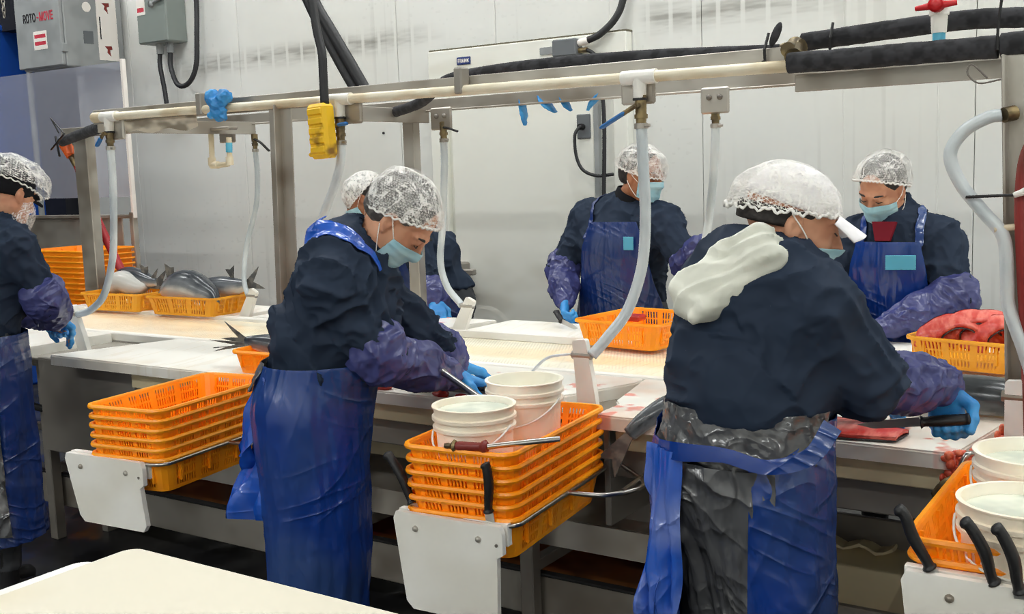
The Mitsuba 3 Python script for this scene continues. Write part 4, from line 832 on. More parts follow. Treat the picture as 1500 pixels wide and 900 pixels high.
def head_axes(f, roll=0.):
    """rows: right, forward, up of a head that faces f"""
    f = unit(f); r = unit(np.cross(f, [0, 0, 1])); u = np.cross(r, f)
    if roll: r, u = r * math.cos(roll) + u * math.sin(roll), u * math.cos(roll) - r * math.sin(roll)
    return np.array([r, f, u])
def add_head(vol, c, A, neck, k=.02):
    P = lambda x, y, z: c + A.T @ V(x, y, z)
    vol.cone(neck, P(0, -.025, -.05), .058, .052, k=.03)
    vol.ell(P(0, -.012, .03), (.077, .097, .09), A, .02)
    vol.ell(P(0, .02, -.035), (.064, .072, .088), A, .03)
    vol.ell(P(0, .05, -.095), (.03, .028, .024), A, .03)
    vol.cone(P(.052, .0, -.06), P(.022, .06, -.098), .02, .016, k=.03); vol.cone(P(-.052, .0, -.06), P(-.022, .06, -.098), .02, .016, k=.03)
    for s in (-1, 1):
        vol.ell(P(s * .034, .052, -.035), (.024, .03, .022), A, .02)
        vol.ell(P(s * .032, .098, .002), (.021, .013, .012), A, .012, True)
        vol.ell(P(s * .031, .079, .002), (.0135, .0135, .0115), A, .004)
        vol.cone(P(s * .012, .09, .019), P(s * .05, .074, .021), .009, .007, k=.012)
        vol.ell(P(s * .079, -.006, -.008), (.011, .019, .031), A, .006); vol.ell(P(s * .089, .002, -.004), (.007, .010, .018), A, .006, True)
        vol.ell(P(s * .078, .0, -.036), (.008, .010, .011), A, .006)
    vol.cone(P(0, .088, .008), P(0, .108, -.035), .008, .0125, k=.012); vol.cone(P(.012, .094, -.036), P(-.012, .094, -.036), .0095, k=.01)
    vol.cone(P(.018, .084, -.068), P(-.018, .084, -.068), .0075, k=.008); vol.cone(P(.014, .083, -.08), P(-.014, .083, -.08), .008, k=.008)
    return P

def net_cap(c, A, r, off, cutp, cutn, seed, wide=.0013, bulge=.10, sub=4, bag=None):
    """bouffant hair net: strands of a gathered cap; returns (net, band)"""
    s = trimesh.creation.icosphere(sub, 1.0); rng = np.random.RandomState(seed)
    v = s.vertices + rng.normal(0, .012, s.vertices.shape); d = v / np.linalg.norm(v, axis=1, keepdims=True)
    rad = 1 + bulge * (meshkit.fbm(d * 2.4 + seed, 3) - .5) * 2
    q = d * np.array(r) * rad[:, None]
    if bag is not None:
        bd, ba, bw = bag; w = np.clip((d @ unit(bd) - bw) / (1 - bw), 0, 1); q = q + np.outer(w ** 1.3 * ba, unit(bd))
    cut = np.array(cutp); cn = unit(cutn); below = (q - cut) @ cn
    puck = .006 * np.sin(np.arctan2(q[:, 0], q[:, 1]) * 34 + 3 * meshkit.noise(d * 6, 1)); q = q + d * (puck * np.exp(-(below / .02) ** 2))[:, None]
    q = c + (q + np.array(off)) @ A; keep = below > 0
    nrm = d @ A; e = s.edges_unique; e = e[keep[e].all(1)]
    st = meshkit.noise(q[e].mean(1) * 60, seed + 3); dirw = 1 - np.abs(2 * meshkit.noise(d[e].mean(1) * np.array([7, 7, 2.2]) + seed, 5) - 1)
    wd = wide * (.35 + .6 * st + 1.9 * dirw ** 10)
    a, b = q[e[:, 0]], q[e[:, 1]]; n = (nrm[e[:, 0]] + nrm[e[:, 1]]) / 2; t = np.cross(n, b - a); t /= np.linalg.norm(t, axis=1, keepdims=True) + 1e-12; t *= wd[:, None] / 2
    vs = np.stack([a - t, a + t, b + t, b - t], 1).reshape(-1, 3); i = np.arange(len(e))[:, None] * 4
    net = trimesh.Trimesh(vs, np.vstack([i + [0, 1, 2], i + [0, 2, 3]]), process=False)
    # band: the edge loop, gathered
    ang = np.linspace(0, 2 * np.pi, 160); h = unit(np.cross(cn, [1, .01, 0])); g = np.cross(cn, h)
    ring = []
    for t_ in ang:
        dd = math.cos(t_) * h + math.sin(t_) * g; lo, hi = 0, .5
        for _ in range(22):
            m_ = (lo + hi) / 2; x = (cut + dd * m_) / np.array(r); lo, hi = (m_, hi) if x @ x < 1 else (lo, m_)
        ring.append(cut + dd * (lo + .002 * math.sin(t_ * 37) + .0015 * math.sin(t_ * 61)) + cn * .003 * math.sin(t_ * 29))
    ring = c + (np.array(ring) + np.array(off)) @ A
    return net, tube(ring, .0032, 6, False)

def drape(vol, z0, z1, ax0, ax1, f, a0, a1, off, nz=70, na=90, flare=0., folds=(.006, 9), seed=0, th=.002, rmax=.42, hemw=.012, smooth=(2.5, 3.)):
    """plastic sheet laid round a body: rays from the axis ax0 (bottom) to ax1 (top); a0, a1 are angles from the facing f (radians), numbers or (bottom, top) pairs"""
    f = unit([f[0], f[1], 0]); rt = np.cross(f, [0, 0, 1])
    s = np.linspace(0, 1, nz); A0 = np.interp(s, np.linspace(0, 1, len(np.atleast_1d(a0))), np.atleast_1d(a0)); A1 = np.interp(s, np.linspace(0, 1, len(np.atleast_1d(a1))), np.atleast_1d(a1))
    ang = A0[:, None] + (A1 - A0)[:, None] * np.linspace(0, 1, na)[None]
    d = np.cos(ang)[..., None] * f + np.sin(ang)[..., None] * rt
    ax = np.array(ax0)[None] + (np.array(ax1) - np.array(ax0))[None] * s[:, None]; ax = ax[:, None] + 0 * d; zt = z1(ang[-1]) if callable(z1) else z1 + 0 * ang[-1]; ax[..., 2] = z0 + (zt - z0)[None] * s[:, None]
    rr = np.linspace(.02, rmax, 70); P = ax[:, :, None] + d[:, :, None] * rr[None, None, :, None]
    D = vol.at(P); ins = D < off; R = rr[np.where(ins.any(2), 69 - np.argmax(ins[:, :, ::-1], 2), 20)]
    R = ndimage.gaussian_filter(np.maximum(R, ndimage.gaussian_filter(R, (smooth[0] * 2, smooth[1]), mode='nearest')), smooth, mode='nearest')
    low = (1 - s)[:, None]
    if flare: R = np.maximum(R, np.maximum.accumulate(R[::-1], 0)[::-1] * .6 + R * .4) + flare * low ** 1.2
    q = np.stack([np.cos(ang) * folds[1] / 2.2, np.sin(ang) * folds[1] / 2.2, s[:, None] * 2.2 + 0 * ang], -1)
    R = R + folds[0] * (.35 + low) * (2 * meshkit.fbm(q, 3, seed) - 1) * 2
    R = R + folds[0] * .45 * (1 - np.abs(2 * meshkit.noise(np.stack([np.cos(ang) * 6 + s[:, None] * 2.2, np.sin(ang) * 6 - s[:, None] * 2.6, s[:, None] * 3.2 + 0 * ang], -1), seed + 5) - 1)) ** 3
    R = R + folds[0] * .3 * (1 - np.abs(2 * meshkit.noise(np.stack([np.cos(ang) * 9 + s[:, None] * 6, np.sin(ang) * 9 + s[:, None] * 7, s[:, None] * 5 + 0 * ang], -1), seed + 6) - 1)) ** 4
    X = ax + d * R[..., None]
    X[..., 2] += hemw * (low ** 6) * (2 * meshkit.noise(np.stack([np.cos(ang) * 3, np.sin(ang) * 3, 0 * ang], -1), seed + 9) - 1)
    return sheet(X, th), X
# ------------------------------------------------------------------ people
def person(label, J, opt):
    """J: joints in metres. Builds one body and its clothes"""
    k = thing('person', label, 'person', None)
    g = {n: V(*p) for n, p in J.items()}; h = opt.get('h', .0055); skin = opt.get('skin', 'm_skin')
    f = unit(opt['face']); A = head_axes(f, opt.get('roll', 0.)); bf = unit([*opt['front'], 0]); br = np.cross(bf, [0, 0, 1]); fat = opt.get('fat', 1.)
    hipR, hipL = g['hip'] + br * .085, g['hip'] - br * .085
    knR = hipR + V(*(bf[:2] * .02), 0) + (V(0, 0, .5 - g['hip'][2])); knL = hipL + V(*(bf[:2] * .03), 0) + V(0, 0, .5 - g['hip'][2])
    anR, anL = V(*(knR - bf * .03)[:2], .09), V(*(knL - bf * .03)[:2], .09)
    chest = g['hip'] * .38 + g['neck'] * .62 + bf * opt.get('chest', .01); waist = g['hip'] * .68 + g['neck'] * .32; up = unit(g['neck'] - g['hip'])
    pts = np.array([g['hip'], g['neck'], g['head'], g['shR'], g['shL'], g['elR'], g['elL'], g['wrR'], g['wrL'], anR, anL, g['wrR'] + unit(opt['uR']) * .17, g['wrL'] + unit(opt['uL']) * .17])
    lo, hi = pts.min(0) - .2, pts.max(0) + .2; lo[2] = -.02; hi[2] = g['head'][2] + .19
    # core: torso and legs, for clothes to lie on
    def torso(v, e):
        n_ = bf
        v.cone(g['hip'] - up * .02, waist, (.155 + e) * fat, (.14 + e) * fat, .05, flat=n_, fs=1.28); v.cone(waist, chest, (.14 + e) * fat, (.16 + e) * fat, .05, flat=n_, fs=1.3)
        v.cone(chest, g['neck'] - up * .05, (.155 + e) * fat, .085 + e, .06, flat=n_, fs=1.2)
        for s_ in ('shR', 'shL'): v.cone(g['neck'] - up * .06, g[s_], .065 + e, .056 + e, .05); v.cone(chest, g[s_] - up * .03, .08 + e, .05 + e, .06)
        if opt.get('hump'): v.ell(chest * .35 + g['neck'] * .65 - bf * .05, (.15 + e, .09 + e, .13 + e), np.array([br, bf, [0, 0, 1]]), .06)
    def legs(v, e):
        for a, b, c in ((hipR, knR, anR), (hipL, knL, anL)):
            v.cone(a - V(0, 0, .04), b, .085 + e, .058 + e, .05); v.cone(b, c, .056 + e, .04 + e, .03)
    core = Vol(lo, hi, .012); torso(core, .022); legs(core, .02)
    # the body: one surface from the crown to the toes
    b = Vol(lo, hi, h); torso(b, 0.); legs(b, 0.)
    for s_ in 'RL':
        sh, el, wr = g['sh' + s_], g['el' + s_], g['wr' + s_]
        b.cone(sh, el, .047, .038, .03); b.cone(el, wr, .038, .026, .02)
        u = unit(opt['u' + s_]); hand(b, wr, u, V(*opt['n' + s_]), opt.get('side' + s_, -1 if s_ == 'R' else 1), opt.get('curl' + s_, .5), 1., .0022, opt.get('th' + s_, .5))
    for a in (anR, anL): b.cone(a - bf * .03 - V(0, 0, .055), a + bf * .15 - V(0, 0, .06), .034, .028, .02)
    P = add_head(b, g['head'], A, g['neck'] - up * .02)
    put('body', smoothed(b.mesh(), 3), skin, True, k)
    # trousers and boots
    t = Vol(lo, [hi[0], hi[1], g['hip'][2] + .2], .009); t.cone(g['hip'] - V(0, 0, .02), waist, .172 * fat, .155 * fat, .05, flat=bf, fs=1.25); legs(t, .018); t.cut(g['hip'] + V(0, 0, .1), (0, 0, 1)); t.cut((0, 0, .14), (0, 0, -1))
    put('trousers', creases(smoothed(t.mesh(), 3), [(hipR, knR), (hipL, knL), (knR, anR), (knL, anL)], .006, 16, 3), opt.get('pants', 'm_pants'), True, k)
    for a in (anR, anL):
        bo = Vol(a - .25, a + .25, .009); bo.cone(a - bf * .03 - V(0, 0, .05), a + bf * .16 - V(0, 0, .055), .042, .036, .02); bo.cone(a - V(0, 0, .03), a + V(0, 0, .16), .052, .062, .03); bo.cut((0, 0, .002), (0, 0, -1)); bo.cut(a + V(0, 0, .14), (0, 0, 1))
        put('boot', bo.mesh(), 'm_boot', True, k)
    # jacket
    e = .02; j = Vol(lo, hi, opt.get('jh', .007)); torso(j, e)
    if opt.get('blouse'): j.ell(waist + up * .02 - bf * .02, (.165 * fat, .14 * fat, .14), np.array([br, bf, up]), .05)
    for s_ in 'RL':
        sh, el, wr = g['sh' + s_], g['el' + s_], g['wr' + s_]; we = el * .55 + wr * .45
        j.cone(sh, el, .068, opt.get('arm', .061), .04)
        if not opt.get('short'): j.cone(el, we, opt.get('arm', .061) - .008, .042, .03)
    col = g['neck'] * .45 + P(0, -.025, -.05) * .55
    if opt.get('collar', True): j.cone(g['neck'] - up * .01, g['neck'] * .5 + P(0, -.035, -.06) * .5, .08, opt.get('colr', .074), .03)
    hem = opt.get('hem', g['hip'][2] + .06); j.cut((*g['hip'][:2], hem), opt.get('hemn', (0, 0, -1)))
    j.cone(g['neck'] * .3 + P(0, -.025, -.05) * .7, P(0, -.02, .1), .066, .085, .004, True)
    segs = [(g['hip'], chest), (chest, g['neck'])] + [q for s_ in 'RL' for q in ((g['sh' + s_], g['el' + s_]), (g['el' + s_], g['wr' + s_]))]
    jm = creases(smoothed(j.mesh(), 4), segs, opt.get('fold', .013) * 1.35, 15, opt.get('seed', 1)); put('jacket', jm, 'm_jacket', True, k); g['jacket'] = jm
    # plastic oversleeves and gloves
    for s_ in 'RL':
        sh, el, wr = g['sh' + s_], g['el' + s_], g['wr' + s_]; u = unit(wr - el); st = opt.get('sleeve' + s_, -.02)
        a = el + u * st
        if st < 0: a = el + unit(sh - el) * -st
        q = Vol(np.minimum(np.minimum(a, wr), el) - .12, np.maximum(np.maximum(a, wr), el) + .12, .006)
        p1 = opt.get('puff', .073)
        if st < 0: q.cone(a, el, p1 + .016, p1 + .006, .02)
        q.cone(el if st < 0 else a, el * .45 + wr * .55, p1 + (.0 if st < 0 or opt.get('short') else .01), p1 * .93, .03); q.cone(el * .45 + wr * .55, wr * .9 + el * .1, p1 * .93, .046, .03); q.cone(wr * .9 + el * .1, wr + u * .012, .040, .034, .012)
        mq = creases(q.mesh(), [(a, el), (el, wr)] if st < 0 else [(el, wr)], .012, 26, 11 + opt.get('seed', 1)); put('oversleeve', smoothed(mq, 2), 'm_sleeve', True, k)
        gl = Vol(wr - .23, wr + .23, .0034); gl.cone(wr - u * .05, wr + unit(opt['u' + s_]) * .02, .032, .028, .01)
        hand(gl, wr, opt['u' + s_], V(*opt['n' + s_]), opt.get('side' + s_, -1 if s_ == 'R' else 1), opt.get('curl' + s_, .5), 1.04, -.0008, opt.get('th' + s_, .5))
        put('glove', smoothed(gl.mesh(), 3), 'm_glove', True, k)
    # hair and net
    if opt.get('hair', True):
        hr = Vol(g['head'] - .22, g['head'] + .22, .006); hr.ell(P(0, -.022, .034), (.084, .102, .093), A, .02); hr.ell(P(0, -.055, -.015), (.068, .062, .06), A, .03)
        hr.cut(P(0, .058, .045), A.T @ unit(V(0, .9, -.62))); hr.cut(P(0, 0, -.012 if opt.get('hairlow') else -.055), A.T @ V(0, .0, -1)); opt.get('hairlow') and hr.cut(P(0, 0, .03), A.T @ V(0, 0, 1))
        for s in (-1, 1): hr.ell(P(s * .09, .01, -.02), (.03, .034, .04), A, .01, True)
        put('hair', smoothed(hr.mesh(), 2), opt.get('haircol', 'm_hair'), True, k)
        for s in (-1, 1): put('eyebrow', tube([P(s * .016, .093, .02), P(s * .032, .094, .025), P(s * .05, .081, .022)], [.003, .0038, .0022], 7), 'm_hair', True, k)
        for s in (-1, 1): put('eyelashes', tube([P(s * .019, .091, -.003), P(s * .031, .0945, -.007), P(s * .044, .087, -.003)], [.0014, .002, .0014], 6), 'm_hair', True, k)
    o = opt.get('net')
    if o:
        net, band = net_cap(g['head'], A, o.get('r', (.098, .12, .10)), o.get('off', (0, -.02, .03)), o.get('cut', (0, .03, -.015)), o.get('cutn', (0, -.55, 1)), opt.get('seed', 1), o.get('wide', .0015), o.get('bulge', .10), 4, o.get('bag'))
        put('hair_net', net, 'm_net', False, k); put('net_band', band, 'm_net', True, k)
    # face mask with its ear loops
    if opt.get('mask', True):
        nz_, na_ = 26, 30; ss = np.linspace(0, 1, nz_); an = np.linspace(-1.08, 1.08, na_); hv = Vol(g['head'] - .2, g['head'] + .2, .004); add_head(hv, g['head'], A, g['neck'])
        X = np.zeros((nz_, na_, 3))
        mx = opt.get('maskdrop', 0.)
        for i, s in enumerate(ss):
            z = -.112 + .098 * s - mx
            for jj, t_ in enumerate(an):
                zz = z * (1 - .32 * abs(t_ / 1.08) ** 1.5) - .058 * .32 * abs(t_ / 1.08) ** 1.5
                rr = np.linspace(.03, .15, 60); dd = V(math.sin(t_), math.cos(t_), 0); q = np.array([P(*(dd * r_ + V(0, .0, zz))) for r_ in rr]); ins = hv.at(q) < .005
                R = rr[np.max(np.nonzero(ins)[0])] if ins.any() else .06
                X[i, jj] = (math.sin(t_) * R, math.cos(t_) * R, zz)
        rad = np.hypot(X[..., 0], X[..., 1]); base = ndimage.gaussian_filter(rad, (3, 2), mode='nearest'); base = np.maximum(base, rad * .5 + base * .5) + .0035 + .003 * (np.abs(np.mod(ss * 4, 1) - .5))[:, None]
        X[..., 0], X[..., 1] = np.sin(an)[None] * base, np.cos(an)[None] * base
        W_ = g['head'] + X @ A
        mk = put('face_mask', sheet(W_, .0022), 'm_mask', True, k)
        for side, col_ in ((1, -1), (-1, 0)):
            for zi, hz in ((-1, .02), (0, -.03)):
                put('ear_loop', tube(bez([W_[zi, col_], (W_[zi, col_] + P(side * .088, -.01, hz)) / 2 + A.T @ V(side * .008, 0, 0), P(side * .086, -.016, hz)], 14), .0016, 6), 'm_label', True, mk)
    return k, g, core, P, A, bf, br
def strap(pts, w, nrm, th=.003):
    p = bez(pts, 30); t = np.gradient(p, axis=0); t /= np.linalg.norm(t, axis=1, keepdims=True); s = np.cross(t, np.array(nrm, float)); s /= np.linalg.norm(s, axis=1, keepdims=True) + 1e-9
    w = np.interp(np.linspace(0, 1, len(p)), np.linspace(0, 1, len(np.atleast_1d(w))), np.atleast_1d(w))
    return sheet(np.stack([p - s * w[:, None] / 2, p + s * w[:, None] / 2], 1), th)
def strap_on(m, pts, w, lift=.008, th=.003):
    """a band that lies on the surface m along the points"""
    from scipy.spatial import cKDTree
    kd, nv = cKDTree(m.vertices), m.vertex_normals
    def snap(q):
        d, i = kd.query(q, 8); wt = 1 / (d + .004); wt /= wt.sum(1, keepdims=True)
        nn = (nv[i] * wt[..., None]).sum(1); nn /= np.linalg.norm(nn, axis=1, keepdims=True); return (m.vertices[i] * wt[..., None]).sum(1) + nn * lift, nn
    p, nn = snap(bez(pts, 44)); p = ndimage.gaussian_filter1d(p, 1.5, axis=0, mode='nearest'); t = np.gradient(p, axis=0); t /= np.linalg.norm(t, axis=1, keepdims=True) + 1e-9; s = np.cross(t, nn); s /= np.linalg.norm(s, axis=1, keepdims=True)
    x = np.linspace(0, 1, len(p)); ww = np.interp(x, np.linspace(0, 1, len(np.atleast_1d(w))), np.atleast_1d(w)); X = []
    for v in np.linspace(-.5, .5, 7): X.append(snap(p + s * (ww * v)[:, None])[0] * .6 + (p + s * (ww * v)[:, None]) * .4)
    return sheet(np.stack(X, 1), th)
def flap(top, bot, wt, wb, seed, th=.002, amp=.02, n=24, out=(0, 0, 0)):
    """hanging piece of film: top and bottom are (left, right) point pairs"""
    a, b = np.linspace(0, 1, n), np.linspace(0, 1, 14)
    tl, tr, bl, br_ = (V(*q) for q in (*top, *bot))
    X = (tl[None, None] * (1 - b)[None, :, None] + tr[None, None] * b[None, :, None]) * (1 - a)[:, None, None] + (bl[None, None] * (1 - b)[None, :, None] + br_[None, None] * b[None, :, None]) * a[:, None, None]
    nr = unit(np.cross(tr - tl + br_ - bl, bl - tl)); q = np.stack([b[None] * 3 + 0 * a[:, None], a[:, None] * 2.2 + 0 * b[None], 0 * a[:, None] + 0 * b[None]], -1)
    X = X + nr * ((amp * (.25 + a[:, None]) * (2 * meshkit.fbm(q, 3, seed) - 1) * 2)[..., None]) + np.array(out) * (np.sin(a * np.pi))[:, None, None]
    return sheet(X, th)
DN = (0, 0, -1)
CR_, CF_ = V(.834, .551, 0), V(-.555, .832, 0)      # to the right and away, seen from the photograph's side

# the worker in the middle, in profile, bending to the right over the board
k, g, core, P, A, bf, br = person('person bending over the middle board, grey hair under a net, blue apron to the boots',
    dict(hip=(-2.24, 2.265, .96), neck=(-2.065, 2.365, 1.37), head=(-1.966, 2.40, 1.468), shR=(-2.055, 2.215, 1.305), shL=(-2.20, 2.50, 1.295), elR=(-1.99, 2.31, 1.09), elL=(-2.08, 2.66, 1.06), wrR=(-1.985, 2.64, .975), wrL=(-2.13, 2.84, .965)),
    dict(front=(.86, .52), face=(.52, .20, -.76), uR=(.55, .55, -.28), nR=(.2, .0, -1), uL=(.3, .8, -.3), nL=(0, 0, -1), curlR=.38, curlL=.5, fold=.018, fat=.92, blouse=True, seed=2, hump=True, haircol='m_greyhair', hem=1.02, sleeveR=-.03, sleeveL=.05, puff=.072,
         net=dict(r=(.102, .118, .102), off=(0, -.02, .034), cut=(0, .06, .005), cutn=(0, -.62, 1))))
PEOPLE = {'mid': k}
ap, X = drape(core, .30, 1.07, g['hip'], g['hip'] + V(.03, .02, 0), bf, -2.75, 2.55, .016, flare=.004, folds=(.007, 9), seed=4, nz=90, na=150)
put('apron', ap, 'm_apron', True, k)
kk = k
put('apron_flap', flap(((-2.31, 2.17, 1.04), (-2.24, 2.11, 1.04)), ((-2.45, 2.14, .60), (-2.29, 2.09, .63)), 0, 0, 8, amp=.03), 'm_apron_light', True, k)
put('apron_tie', flap(((-2.35, 2.20, 1.05), (-2.28, 2.14, 1.05)), ((-2.44, 2.17, .80), (-2.34, 2.12, .76)), 0, 0, 12, amp=.03), 'm_apron_light', True, k)
put('apron_strap', strap_on(g['jacket'], [(-2.15, 2.30, 1.42), (-2.10, 2.255, 1.41), (-2.03, 2.26, 1.385), (-1.985, 2.29, 1.33)], [.08, .07, .04, .022], .012), 'm_apron_light', True, k)
put('inner_film', drape(core, 1.0, 1.075, g['hip'], g['hip'] + V(.03, .02, 0), bf, 2.5, 4.0, .034, nz=12, na=40, seed=2)[0], 'm_film', True, k)
# worker in the white cap, back to us
k, g, core, P, A, bf, br = person('person in a white peaked cap seen from behind, pale hood down, slicing a red fillet',
    dict(hip=(-.905, 2.25, .94), neck=(-.86, 2.32, 1.365), head=(-.812, 2.335, 1.462), shR=(-.735, 2.245, 1.30), shL=(-1.03, 2.42, 1.285), elR=(-.655, 2.36, 1.115), elL=(-.98, 2.62, 1.06), wrR=(-.548, 2.61, 1.075), wrL=(-.80, 2.80, 1.0)),
    dict(front=(.25, .97), face=(.93, .46, -.26), uR=(.05, .15, -1), nR=(.35, -.9, -.1), curlR=1.3, uL=(.6, .5, -.4), nL=(0, 0, -1), thR=.9, fold=.012, seed=5, hump=True, hem=1.045, arm=.080, puff=.066, short=True, fat=1.02, h=.005, sleeveR=-.0, blouse=True, net=None, collar=False, maskdrop=.02, hairlow=True))
PEOPLE['cap'] = k
ap, X = drape(core, .30, lambda a: 1.05 - .085 * np.clip((a - 1.55) / .75, 0, 1) - .06 * np.clip((-1.6 - a) / .6, 0, 1), g['hip'], g['hip'] + V(.0, .02, 0), bf, -2.75, 2.45, .022, flare=.016, folds=(.009, 9), seed=7, nz=90, na=150)
put('apron', ap, 'm_apron', True, k)
put('waist_film', drape(core, .955, 1.072, g['hip'], g['hip'] + V(.0, .02, 0), bf, 1.5, 4.5, .02, nz=24, na=90, folds=(.006, 12), seed=3)[0], 'm_film', True, k)
put('back_film', drape(core, .3, .96, g['hip'], g['hip'] + V(.0, .02, 0), bf, 2.2, 3.8, .025, nz=60, na=60, folds=(.012, 12), seed=13)[0], 'm_film', True, k)
put('apron_tie', flap(((-1.04, 2.105, .985), (-.97, 2.08, .985)), ((-1.03, 2.04, .44), (-.975, 2.01, .40)), 0, 0, 5, amp=.035), 'm_apron_light', True, k)
put('apron_tie', flap(((-1.065, 2.13, .99), (-1.01, 2.10, .985)), ((-1.06, 2.07, .62), (-1.0, 2.04, .60)), 0, 0, 6, amp=.035), 'm_apron_light', True, k)
put('apron_tie', strap([(-.655, 2.12, 1.07), (-.69, 2.085, 1.01), (-.77, 2.06, .985), (-.86, 2.055, 1.0), (-.97, 2.075, .99), (-1.04, 2.12, .985)], [.04, .035, .03, .03, .04, .03], (.3, -.9, .2)), 'm_apron', True, k)
# cap: crown, peak, and the net drawn over it
cp = Vol(g['head'] - .25, g['head'] + .25, .006); cp.ell(P(0, -.012, .034), (.087, .106, .094), A, .02); cp.cut(P(0, .02, .032), A.T @ V(0, -.12, -1))
capk = put('cap', rough(smoothed(cp.mesh(), 3), .004, 18, 2), 'm_cap', True, k)
t_ = np.linspace(-1, 1, 21); r_ = np.linspace(0, 1, 8)
BR = np.array([[P(.086 * math.sin(t * 1.1), .04 + (.05 + .068 * rr_) * math.cos(t * .95) ** .6, .036 - .018 * t * t - .03 * rr_) for rr_ in r_] for t in t_])
put('peak', sheet(BR, .004), 'm_cap', True, capk)
net, band = net_cap(g['head'], A, (.097, .115, .098), (0, -.018, .034), (0, 0, -.014), (0, -.05, 1), 9, .0015, .10, 4, bag=((0, -.9, -.1), .02, .3))
put('hair_net', net, 'm_net', False, k)
ba = np.linspace(math.pi * .12, math.pi * 1.88, 150)
put('net_band', rough(tube([P(.098 * math.sin(a), -.022 + .118 * math.cos(a) - .012 * (math.cos(a) < 0) * math.cos(a) ** 2, .022 + .004 * math.sin(17 * a) + .003 * math.sin(41 * a) + .012 * math.cos(a)) for a in ba], .0032, 8, False), .003, 120), 'm_net', True, k)
# pale hood lying on the back
hb = V(-.905, 2.185, 1.352); ha = unit(V(-.83, -.12, -.55)); hn = unit(V(-.25, -.85, .45)); hn = unit(hn - ha * (hn @ ha)); hs = np.cross(ha, hn)
hv = Vol(hb - .36, hb + .36, .007); HM = np.array([ha, hs, hn])
hv.ell(hb, (.12, .07, .032), HM, .02); hv.ell(hb + ha * .06, (.065, .065, .04), HM, .025)
for o, q, rr_, e_ in ((.05, .04, .022, .08), (.012, .0, .02, .05), (-.03, -.055, .022, .09)): hv.cone(hb - ha * .11 + hs * o + hn * .014, hb + ha * e_ + hs * q + hn * .02, rr_, rr_ * .8, .010)
hv.cone(hb + ha * .06 - hs * .05 + hn * .02, hb + ha * .10 + hs * .03 + hn * .02, .025, .02, .006)
nk = V(-.86, 2.32, 1.335)
hv.cone(hb - ha * .09, nk + V(.02, -.075, .05), .045, .04, .03); hv.cone(nk + V(-.085, -.05, .07), nk + V(-.07, .06, .05), .035, .03, .03); hv.cone(nk + V(.03, -.07, .04), nk + V(.1, .0, .0), .04, .035, .03); hv.cone(nk + V(.1, .0, .0), nk + V(.11, .08, -.03), .035, .025, .03)
hv.cone(nk + V(.0, .01, -.02), nk + V(.03, .02, .16), .066, .068, .01, True)
put('hood', creases(smoothed(hv.mesh(), 3), [(hb - ha * .2 - hs * .3, hb - ha * .2 + hs * .3)], .012, 30, 5), 'm_hood', True, k)
CAPP = P
# far left worker
k, g, core, P, A, bf, br = person('person cut off by the left edge, black beanie under a bulging hair net, dark jacket',
    dict(hip=(-3.98, 2.28, 1.0), neck=(-3.93, 2.36, 1.45), head=(-3.885, 2.42, 1.575), shR=(-3.77, 2.33, 1.385), shL=(-4.11, 2.42, 1.385), elR=(-3.725, 2.43, 1.17), elL=(-4.2, 2.55, 1.15), wrR=(-3.93, 2.60, 1.06), wrL=(-4.2, 2.72, 1.03)),
    dict(front=(.1, 1), face=(-.05, .95, -.38), uR=(-.75, .6, -.25), nR=(-.2, 0, -1), curlR=1.2, uL=(.2, .6, -.4), nL=(0, 0, -1), fold=.012, seed=8, hem=1.03, h=.0065, sleeveR=-.02, hair=False, mask=False, fat=1.04, puff=.068,
         net=dict(r=(.11, .132, .11), off=(0, -.01, .036), cut=(0, .03, -.02), cutn=(0, .1, 1), bag=((1, .2, -.1), .05, .1), wide=.0016, bulge=.12)))
PEOPLE['left'] = k
bn = Vol(g['head'] - .22, g['head'] + .22, .006); bn.ell(P(0, -.018, .03), (.088, .108, .098), A, .02); bn.cut(P(0, 0, -.02), A.T @ V(0, .1, -1)); bn.cone(P(.05, .09, .01), P(-.05, .09, .01), .012, k=.02); bn.cone(P(0, .1, .01), P(0, .15, -.005), .012, .006, k=.02); put('beanie', smoothed(bn.mesh(), 2), 'm_black_cloth', True, k)
put('beard_net', net_cap(P(0, .042, -.078), A, (.08, .075, .095), (0, 0, 0), (0, 0, -.1), (0, 0, 1), 4, .0015, .1, 3)[0], 'm_net', False, k)
ap, X = drape(core, .27, 1.05, g['hip'], g['hip'] + V(-.02, .02, 0), bf, -2.3, 2.3, .03, flare=.03, folds=(.011, 9), seed=14, nz=80, na=120)
put('apron', ap, 'm_apron_dark', True, k)
put('back_film', drape(core, .32, .86, g['hip'], g['hip'], bf, 1.75, 4.2, .055, nz=40, na=60, flare=.03, folds=(.02, 12), seed=23)[0], 'm_film', True, k)
# bending worker behind the slim post
k, g, core, P, A, bf, br = person('person at the rear side bending low behind the slim steel post',
    dict(hip=(-3.510, 4.62, .93), neck=(-3.710, 4.45, 1.38), head=(-3.890, 4.44, 1.47), shR=(-3.750, 4.58, 1.30), shL=(-3.510, 4.36, 1.27), elR=(-3.830, 4.38, 1.08), elL=(-3.360, 4.30, 1.06), wrR=(-3.690, 4.16, 1.0), wrL=(-3.250, 4.20, .97)),
    dict(front=(-.45, -.89), face=(-.75, -.5, -.5), uR=(.2, -.8, -.5), nR=(0, 0, -1), uL=(.5, -.5, -.4), nL=(0, 0, -1), fold=.013, seed=10, hem=.99, h=.0065, fat=1.1, hump=True, blouse=True, puff=.075, sleeveL=.12, skin='m_skin2',
         net=dict(r=(.10, .12, .105), off=(0, -.02, .03), cut=(0, .03, -.015), cutn=(0, .3, 1), wide=.0026)))
PEOPLE['bend'] = k
